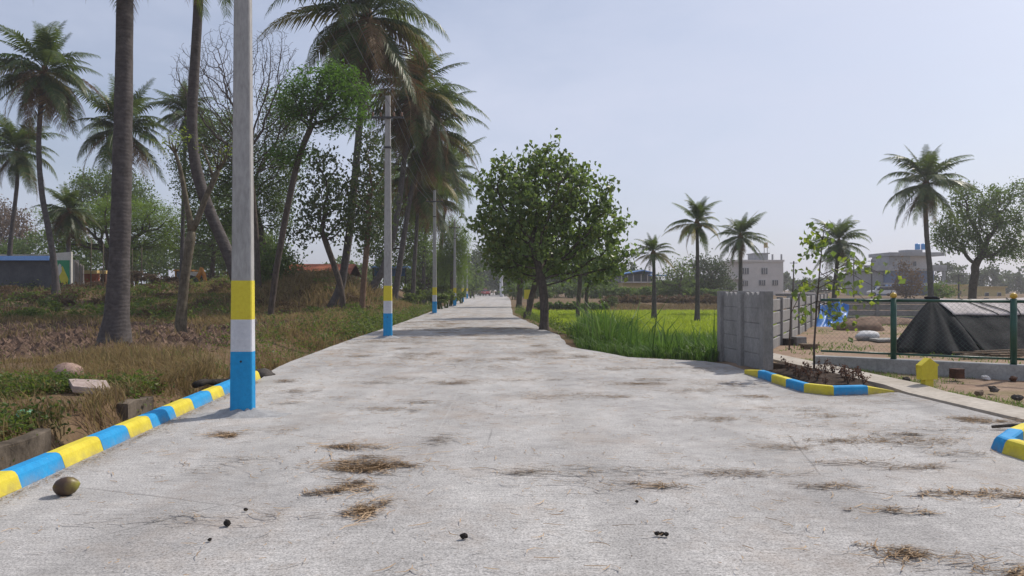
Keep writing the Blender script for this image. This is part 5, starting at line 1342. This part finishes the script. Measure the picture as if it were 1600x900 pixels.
# tarpaulin shelter
def shelter():
    rs = np.random.RandomState(14)
    ap = np.array((10.45, 18.3, 1.24)); rx_ = 15.9
    t = thing('tarpaulin_shelter', 'low tent like shelter covered with black tarpaulin and a dusty grey roof sheet', 'shelter', (12, 17.5, 0))
    nx_, nt_ = 70, 26
    def side(f, s):   # f along, s from ridge to ground
        x = ap[0] + .2 * s + (rx_ - ap[0]) * f; yb = 18.3 - 1.85 * s ** .95
        prof = np.interp(s, [0, .34, .38, 1], [1, .73, .65, 0])
        z = (ap[2] - .06 * sin(f * pi * 3) * (1 - s) * .4) * prof
        x += -.05 * s + .06 * sin(f * 34 + s * 3) * s * .5
        y = yb - .055 * sin(f * 46 + 2.5 * s) * (s > .02) * s - .04 * sin(f * 23 + 7 * s) - .05 * vnoise(f * 30, s * 8, 1, 3)
        return (x, float(y), z + .02)
    def grid(s0, s1, off):
        V = []; ss_ = np.linspace(s0, s1, nt_)
        for a_ in range(nx_ + 1):
            for s in ss_:
                p = side(a_ / nx_, s); V.append((p[0], p[1] - off, p[2] + off * .6))
        i = np.arange(nx_)[:, None] * nt_ + np.arange(nt_ - 1)[None]
        return MB().add(V, np.stack([i, i + 1, i + nt_ + 1, i + nt_], -1).reshape(-1, 4))
    o = obj('side_sheet', grid(.0, 1., 0), M['tarp_black'], t, True); o.modifiers.new('thick', 'SOLIDIFY').thickness = .006
    o = obj('roof_sheet', grid(-.0, .36, .012), M['tarp_grey'], t, True); o.modifiers.new('thick', 'SOLIDIFY').thickness = .006
    # back side and gathered gable
    V = []; m_ = 40; n_ = 16
    ang = [(10.62, 16.5), (10.3, 16.5), (9.75, 16.65), (9.2, 17.1), (9.17, 17.7), (9.75, 18.7), (10.65, 19.9), (15.9, 20.0)]
    aa = np.array(ang); dd = np.r_[0, np.cumsum(np.linalg.norm(np.diff(aa[:-1], axis=0), axis=1))]
    for a_ in range(m_ + 1):
        q = a_ / m_ * dd[-1]; b0 = np.array((np.interp(q, dd, aa[:-1, 0]), np.interp(q, dd, aa[:-1, 1])))
        for s in np.linspace(0, 1, n_):
            w = 1 + .10 * sin(a_ * 1.35) * s + .05 * sin(a_ * .6 + 4 * s) * s
            p = ap[:2] + (b0 - ap[:2]) * (s * .96 + .04 * s ** 2) * w
            V.append((p[0], p[1], max(.0, ap[2] * (1 - s ** 1.25) + .025 + .03 * sin(a_ * 1.9 + 5 * s) * s * (1 - s) * 2)))
    i = np.arange(m_)[:, None] * n_ + np.arange(n_ - 1)[None]
    o = obj('end_sheet', MB().add(V, np.stack([i, i + n_, i + n_ + 1, i + 1], -1).reshape(-1, 4)), M['tarp_black'], t, True); o.modifiers.new('thick', 'SOLIDIFY').thickness = .006
    V = [(ap[0], ap[1], ap[2] + .0), (rx_, ap[1], ap[2]), (rx_, 20, 0), (10.4, 19.9, 0)]
    obj('back_sheet', MB().add(V, [(0, 1, 2, 3)]), M['tarp_black'], t)
    # rope and stick over the roof
    mb = MB()
    for f0, f1 in ((.12, .2), (.33, .3), (.52, .6), (.16, .27)):
        q = [np.array(side(f0 * (1 - k) + f1 * k, .36 * k)) + (0, -.02, .022) for k in np.linspace(0, 1, 7)]
        mb.tube(q, .012, 5)
    obj('rope', mb, M['black'], t)
    lumpk = lump((ap[0] + .0, ap[1], ap[2] + .03), (.16, .12, .06), rs, 10, 6, .2); obj('gathered_top', lumpk, M['tarp_black'], t, True)
shelter()
# timber at the foot of the shelter
rs = np.random.RandomState(33)
for k in range(9):
    a_ = np.array((10.0 + rs.uniform(-.6, .6), 15.95 + rs.uniform(-.3, .3))); an = rs.uniform(-.3, .35); L = rs.uniform(.8, 1.9)
    b_ = a_ + np.array((cos(an), sin(an))) * L; z = .06 + .025 * (k % 4)
    tag(obj('plank', MB().box((*((a_ + b_) / 2), z), (L, .07, .025), an), M['wood'], loc=(*a_, z)), 'broken brown plank in the loose heap at the foot of the black shelter', 'plank', 'loose planks by the tarpaulin shelter')
# blue sheet on the wall
V = []; n_, m_ = 22, 20
for a_ in range(n_ + 1):
    for b_ in range(m_ + 1):
        f, s = a_ / n_, b_ / m_
        D = 29.5 - 1.5 * s ** 2 - (.9 if f > .6 else .0) * max(0, s - .75) * 4 * (f - .6)
        u = 1279 + (44 + 18 * max(0, s - .78) * 4) * f + 3 * sin(s * 5 + 1) ; v = 474 + 48 * s + 3 * sin(f * 7)
        p = P(u, v, D); p[1] += .12 * sin(f * 17 + s * 4) + .1 * sin(f * 9 - s * 6); V.append(p)
i = np.arange(n_)[:, None] * (m_ + 1) + np.arange(m_)[None]
o = obj('blue_tarpaulin', MB().add(V, np.stack([i, i + 1, i + m_ + 2, i + m_ + 1], -1).reshape(-1, 4)), M['tarp_blue'], None, True); o.modifiers.new('thick', 'SOLIDIFY').thickness = .008
tag(o, 'crumpled blue tarpaulin hanging from posts inside the plot', 'tarpaulin')
mb = MB()
for u in (1280, 1314): 
    b0 = P(u, 520, 29.7); b0[2] = float(H(b0[0], 29.7)) - .1; tag(obj('tarpaulin_post', MB().tube([b0, P(u, 472, 29.7)], .04, 6), M['wood'], loc=b0), 'wooden post holding the %s edge of the blue tarpaulin' % ('left' if u < 1300 else 'right'), 'post')
p = P(1355, 532, 21.5); z = float(H(p[0], p[1]))
tag(obj('sack', lump((p[0], p[1], z + .12), (.34, .22, .17), np.random.RandomState(2), 16, 10, .14, None, .3), M['sack'], None, True, loc=(p[0], p[1], z)), 'plump white sack lying on the soil of the plot', 'sack')
p = P(1342, 541, 21.2); z = float(H(p[0], p[1]))
for u, v, D, sx_, sz_, lb in ((1345, 512, 27, .85, .42, 'rounded brown soil heap behind the white sack'), (1375, 500, 31, 1.6, .36, 'long low soil heap along the back wall of the plot'), (1318, 505, 30, .8, .3, 'small soil heap next to the blue tarpaulin')):
    p = P(u, v, D); z = float(H(p[0], p[1]))
    tag(obj('soil_heap', lump((p[0], p[1], z - .02), (sx_, sx_ * .7, sz_), np.random.RandomState(int(u)), 22, 12, .12), M['soil_heap'], None, True, loc=(p[0], p[1], z)), lb, 'soil heap', 'soil heaps in the plot')
p = P(1385, 536, 21); z = float(H(p[0], p[1]))
tag(obj('cement_sheet', MB().prism([(-.5, -.3), (.6, -.25), (.7, .3), (-.3, .35)], z + .03, z + .09, 'xy').xf(.2, (p[0], p[1], 0)), M['plinth'], loc=(p[0], p[1], z)), 'flat grey sheet on the ground behind the fence post', 'sheet')
p = P(1264, 543, 18.5); z = float(H(p[0], p[1]))
tag(obj('timber_block', MB().box((p[0], p[1], z + .05), (.36, .2, .07), .1).box((p[0], p[1], z + .11), (.44, .24, .04), .1), M['wood'], loc=(p[0], p[1], z)), 'small dark timber pallet on the soil behind the sapling', 'pallet')
for u, s, lb in ((1230, .24, 'dark block at the foot of the panel wall post'), (1248, .3, 'grey stone block beside the dark block at the panel wall')):
    p = P(u, 532, 20.1); z = float(H(p[0], p[1]))
    tag(obj('stone_block', MB().box((p[0], p[1], z + s * .35), (s, s, s * .8), .2), M['char'] if u < 1240 else M['precast_far'], None, bevel=.02, loc=(p[0], p[1], z)), lb, 'block')

# ------------------------------------------------------------------ buildings far right and centre
def bbox_(D, u0, u1, v0, v1, dep, dy=0):
    a_ = P(u0, v1, D); b_ = P(u1, v0, D)
    return ((a_[0] + b_[0]) / 2, D + dep / 2 + dy, (a_[2] + b_[2]) / 2), (b_[0] - a_[0], dep, b_[2] - a_[2])
def white_building():
    D = 165
    t = thing('apartment_building', 'white three storey apartment building with an orange tank on its roof', 'building', P(1185, 475, D) * (1, 1, 0))
    bx = lambda nm, m_, u0, u1, v0, v1, dep, dy=0, par=t: obj(nm, MB().box(*bbox_(D, u0, u1, v0, v1, dep, dy)), M[m_], par)
    bx('wall', 'bld_white', 1161, 1224, 409, 480, 10)
    bx('side_wing', 'bld_white', 1145, 1161, 409, 480, 8, 1.2)
    bx('parapet', 'bld_white', 1144, 1225, 406, 409, 10.6, -.3)
    for v in (432, 450): bx('balcony', 'bld_white', 1144, 1162, v, v + 4.5, 2, -.6)
    for u0, v0, w, h in ((1159.5, 419, 10, 9), (1190, 419, 8.5, 9), (1186, 438, 9, 7.5), (1207, 438, 8, 7.5), (1160, 439, 8, 7.5)):
        f = bx('window', 'bld_grey', u0 - .6, u0 + w + .6, v0 - .6, v0 + h + .6, .2, -.12)
        obj('pane', MB().box(*bbox_(D, u0, u0 + w, v0, v0 + h, .12, -.2)), M['dark_win'], f)
        mb = MB()
        for q in (1 / 3, 2 / 3): mb.box(*bbox_(D, u0 + w * q - .3, u0 + w * q + .3, v0, v0 + h, .12, -.24))
        obj('frame', mb, M['bld_white'], f)
    bx('stair_room', 'bld_grey', 1184, 1205, 396, 406, 5, 2)
    bx('roof_slab', 'bld_grey', 1183, 1207, 394.5, 396, 6, 1.6)
    for u in (1209, 1223): bx('column', 'bld_grey', u, u + 2, 397, 406, .4, 1)
    a_ = P(1196.5, 387, D + 4); mb = MB().tube([a_, P(1196.5, 379, D + 4)], .45, 12); obj('water_tank', mb, M['tank_orange'], t)
    mb = MB()
    for du in (-2.4, 2.4): mb.tube([P(1196.5 + du, 396, D + 4), P(1196.5 + du, 387, D + 4)], .07, 5)
    obj('tank_stand', mb, M['steel'], t)
white_building()
def blue_building():
    D = 150
    t = thing('house', 'grey and blue two storey house with two blue tanks on the roof', 'building', P(1415, 475, D) * (1, 1, 0))
    bx = lambda nm, m_, u0, u1, v0, v1, dep, dy=0, par=t: obj(nm, MB().box(*bbox_(D, u0, u1, v0, v1, dep, dy)), M[m_], par)
    bx('wall', 'bld_grey', 1356, 1384, 424, 475, 9, 1)
    bx('wall', 'bld_blue', 1384, 1462, 422, 475, 9, .6)
    bx('roof_slab', 'bld_grey', 1350, 1478, 419.5, 423, 11, -.4)
    bx('parapet', 'bld_grey', 1350, 1394, 414.5, 419.5, .4, -.3)
    bx('upper_wall', 'bld_grey', 1394, 1428, 400, 420, 7, 1.4)
    bx('upper_wall', 'bld_white', 1428, 1462, 399, 420, 6, 2)
    bx('upper_slab', 'bld_grey', 1392, 1478, 394, 399.5, 9, .4)
    f = bx('window', 'bld_white', 1433, 1440, 407, 416, .3, 1.8); obj('pane', MB().box(*bbox_(D, 1434, 1439, 408, 415, .2, 1.7)), M['dark_win'], f)
    bx('balcony_rail', 'bld_grey', 1452, 1478, 414, 420, .3, -.4)
    for u in (1474, 1477): bx('column', 'bld_grey', u, u + 1.3, 423, 444, .3, .2)
    bx('porch_roof', 'bld_grey', 1372, 1484, 442, 445, 3, -3)
    bx('porch_edge', 'hut_blue', 1372, 1450, 445, 446.6, .2, -3.1)
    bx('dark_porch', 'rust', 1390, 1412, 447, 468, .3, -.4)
    f = bx('door', 'hut_blue', 1366, 1386, 448, 470, .3, -.6); obj('pane', MB().box(*bbox_(D, 1368, 1384, 450, 468, .2, -.75)), M['bld_blue'], f)
    for u in (1430, 1439.5):
        mb = MB().tube([P(u + 3.7, 390, D + 3), P(u + 3.7, 381.5, D + 3), P(u + 3.7, 380.5, D + 3)], [.5, .5, .3], 14); obj('water_tank', mb, M['tank_blue'], t)
    bx('tank_slab', 'bld_grey', 1424, 1450, 389.5, 394, 3, 2)
blue_building()
def yellow_house(u0, u1, v0, D, label):
    t = thing('house', label, 'building', P((u0 + u1) / 2, 472, D) * (1, 1, 0))
    bx = lambda nm, m_, a_, b_, v0_, v1_, dep, dy=0, par=t: obj(nm, MB().box(*bbox_(D, a_, b_, v0_, v1_, dep, dy)), M[m_], par)
    bx('wall', 'bld_yellow', u0, u1, v0, 476, 6)
    bx('roof_slab', 'bld_yellow', u0 - 1, u1 + 1, v0 - 1.4, v0, 7, -.4)
    for f_ in (.2, .72):
        u = u0 + (u1 - u0) * f_; f = bx('window', 'bld_white', u - 3, u + 3.4, v0 + 8, v0 + 14, .2, -.1); obj('pane', MB().box(*bbox_(D, u - 2.4, u + 2.8, v0 + 8.6, v0 + 13.4, .2, -.16)), M['dark_win'], f)
yellow_house(1478, 1512, 446, 140, 'low yellow house right of the blue house, behind the thick trunk')
yellow_house(1534, 1571, 449, 132, 'small yellow house right of the spreading tree trunk')
# house with blue sheet roof behind the field
D = 118
t = thing('farm_building', 'pale open building with a blue sheet roof behind the field', 'building', P(1000, 470, D) * (1, 1, 0))
bx = lambda nm, m_, u0, u1, v0, v1, dep, dy=0: obj(nm, MB().box(*bbox_(D, u0, u1, v0, v1, dep, dy)), M[m_], t)
bx('wall', 'bld_yellow', 973, 1022, 441, 470, 6)
bx('upper_wall', 'bld_grey', 970, 1020, 428, 441, 5, 1.6)
pp = lambda u, v: (P(u, 0, D)[0], P(0, v, D)[2])
obj('roof', MB().prism([pp(966, 428.6), pp(990, 424), pp(1003, 421.5), pp(1022, 426), pp(1022, 427.4), pp(1003, 423.4), pp(966, 430)], D - 1, D + 7), M['hut_blue'], t)
bx('porch_roof', 'hut_blue', 1014, 1042, 429.5, 431, 5, -1)
for u in (970, 979, 988, 1000, 1010, 1041): bx('column', 'bld_white', u, u + 1.1, 428, 441 if u < 1030 else 462, .2, -.8)
bx('ledge', 'bld_white', 972, 1024, 440, 442, 7, -.7)
for u in (978, 993, 1006): obj('window', MB().box(*bbox_(D, u, u + 7, 453, 460, .2, -.12)), M['dark_win'], t)
D = 140
t = thing('long_shed', 'long low shed with a white roof line behind the panel wall', 'shed', P(1250, 470, D) * (1, 1, 0))
obj('roof', MB().box(*bbox_(D, 1226, 1275, 457, 459.5, 6)), M['bld_white'], t)
obj('wall', MB().box(*bbox_(D, 1228, 1273, 459.5, 476, 5, .6)), M['hut_wall'], t)
for u, vt, D, lb in ((1240, 408, 120, 'thin street pole above the long shed'), (1334, 409, 120, 'thin pole left of the blue house roof'), (1362, 405, 110, 'dark pole with a crossarm in front of the grey house'), (1498, 428, 90, 'thin pole beside the trunk of the spreading tree')):
    b0 = P(u, 470, D); b0[2] = -.5
    t = thing('electric_pole', lb, 'utility pole', b0, 'far poles on the right')
    obj('shaft', MB().tube([b0, P(u, vt, D)], [.13, .09], 6), M['steel'], t)
    obj('crossarm', MB().box(P(u, vt + 3, D), (1.2, .1, .1)), M['steel'], t)

# ------------------------------------------------------------------ air
mb = MB().box((0, 290, 9.2), (1330, 720, 23.5))
hz = obj('haze', mb, None); hz['kind'] = 'stuff'; hz['label'] = 'thin pale haze over the whole landscape'
m, nt, _, ln = new_mat('haze'); pv = N(nt, 'ShaderNodeVolumePrincipled'); o = N(nt, 'ShaderNodeOutputMaterial')
pv.inputs['Color'].default_value = (.9, .91, .97, 1); pv.inputs['Density'].default_value = .00065; pv.inputs['Anisotropy'].default_value = .35
pv.inputs['Density Attribute'].default_value = ''
ln.new(pv.outputs[0], o.inputs['Volume']); hz.data.materials.append(m)

# ------------------------------------------------------------------ light, sky, camera
SUN_EL, SUN_AZ = 47, 54        # azimuth clockwise from +Y
w = bpy.data.worlds.new('World'); sc.world = w; w.use_nodes = True
nt = w.node_tree; nt.nodes.clear()
sky = nt.nodes.new('ShaderNodeTexSky'); sky.sky_type = 'NISHITA'; sky.sun_disc = False
sky.sun_elevation = R(SUN_EL); sky.sun_rotation = R(SUN_AZ); sky.altitude = 100
sky.air_density = 1.0; sky.dust_density = 3.0; sky.ozone_density = 3.0
tc = nt.nodes.new('ShaderNodeTexCoord'); mp = nt.nodes.new('ShaderNodeMapping'); mp.inputs['Scale'].default_value = (1, 1, 2.6)
nt.links.new(tc.outputs['Generated'], mp.inputs[0])
cl = noise(nt, mp.outputs[0], 1.3, 6, .6)
fac = ramp(nt, cl, [(.36, .3), (.68, .82)])
col = mixc(nt, fac, sky.outputs[0], (6.0, 6.4, 7.8))
bg = nt.nodes.new('ShaderNodeBackground'); bg.inputs[1].default_value = .105
wo = nt.nodes.new('ShaderNodeOutputWorld')
nt.links.new(col, bg.inputs[0]); nt.links.new(bg.outputs[0], wo.inputs[0])

ld = bpy.data.lights.new('sun', 'SUN'); ld.energy = 3.4; ld.angle = R(.8); ld.color = (1, .93, .84)
lo = bpy.data.objects.new('sun', ld); COL.objects.link(lo); lo.location = (20, 20, 40)
lo.rotation_euler = (R(90 - SUN_EL), 0, R(180 - SUN_AZ))

cd = bpy.data.cameras.new('camera'); cam = bpy.data.objects.new('camera', cd); COL.objects.link(cam)
cd.sensor_width = 36; cd.lens = F / 1600 * 36; cd.clip_start = .05; cd.clip_end = 3000
cam.location = (0, 0, CAMZ); cam.rotation_euler = (R(90 + math.degrees(math.atan((HV - 450) / F))), 0, 0)
sc.camera = cam
vs = sc.view_settings; vs.view_transform = 'Standard'; vs.look = 'None'; vs.exposure = 0.1; vs.gamma = 1
cy = sc.cycles
cy.max_bounces = 5; cy.diffuse_bounces = 2; cy.glossy_bounces = 2; cy.transmission_bounces = 4; cy.transparent_max_bounces = 4; cy.volume_bounces = 1
cy.use_denoising = True; cy.denoiser = 'OPENIMAGEDENOISE'; cy.denoising_input_passes = 'RGB_ALBEDO_NORMAL'; cy.denoising_prefilter = 'ACCURATE'; cy.use_fast_gi = False
cy.sample_clamp_direct = 4; cy.sample_clamp_indirect = 3; cy.use_adaptive_sampling = False; cy.caustics_reflective = False; cy.caustics_refractive = False
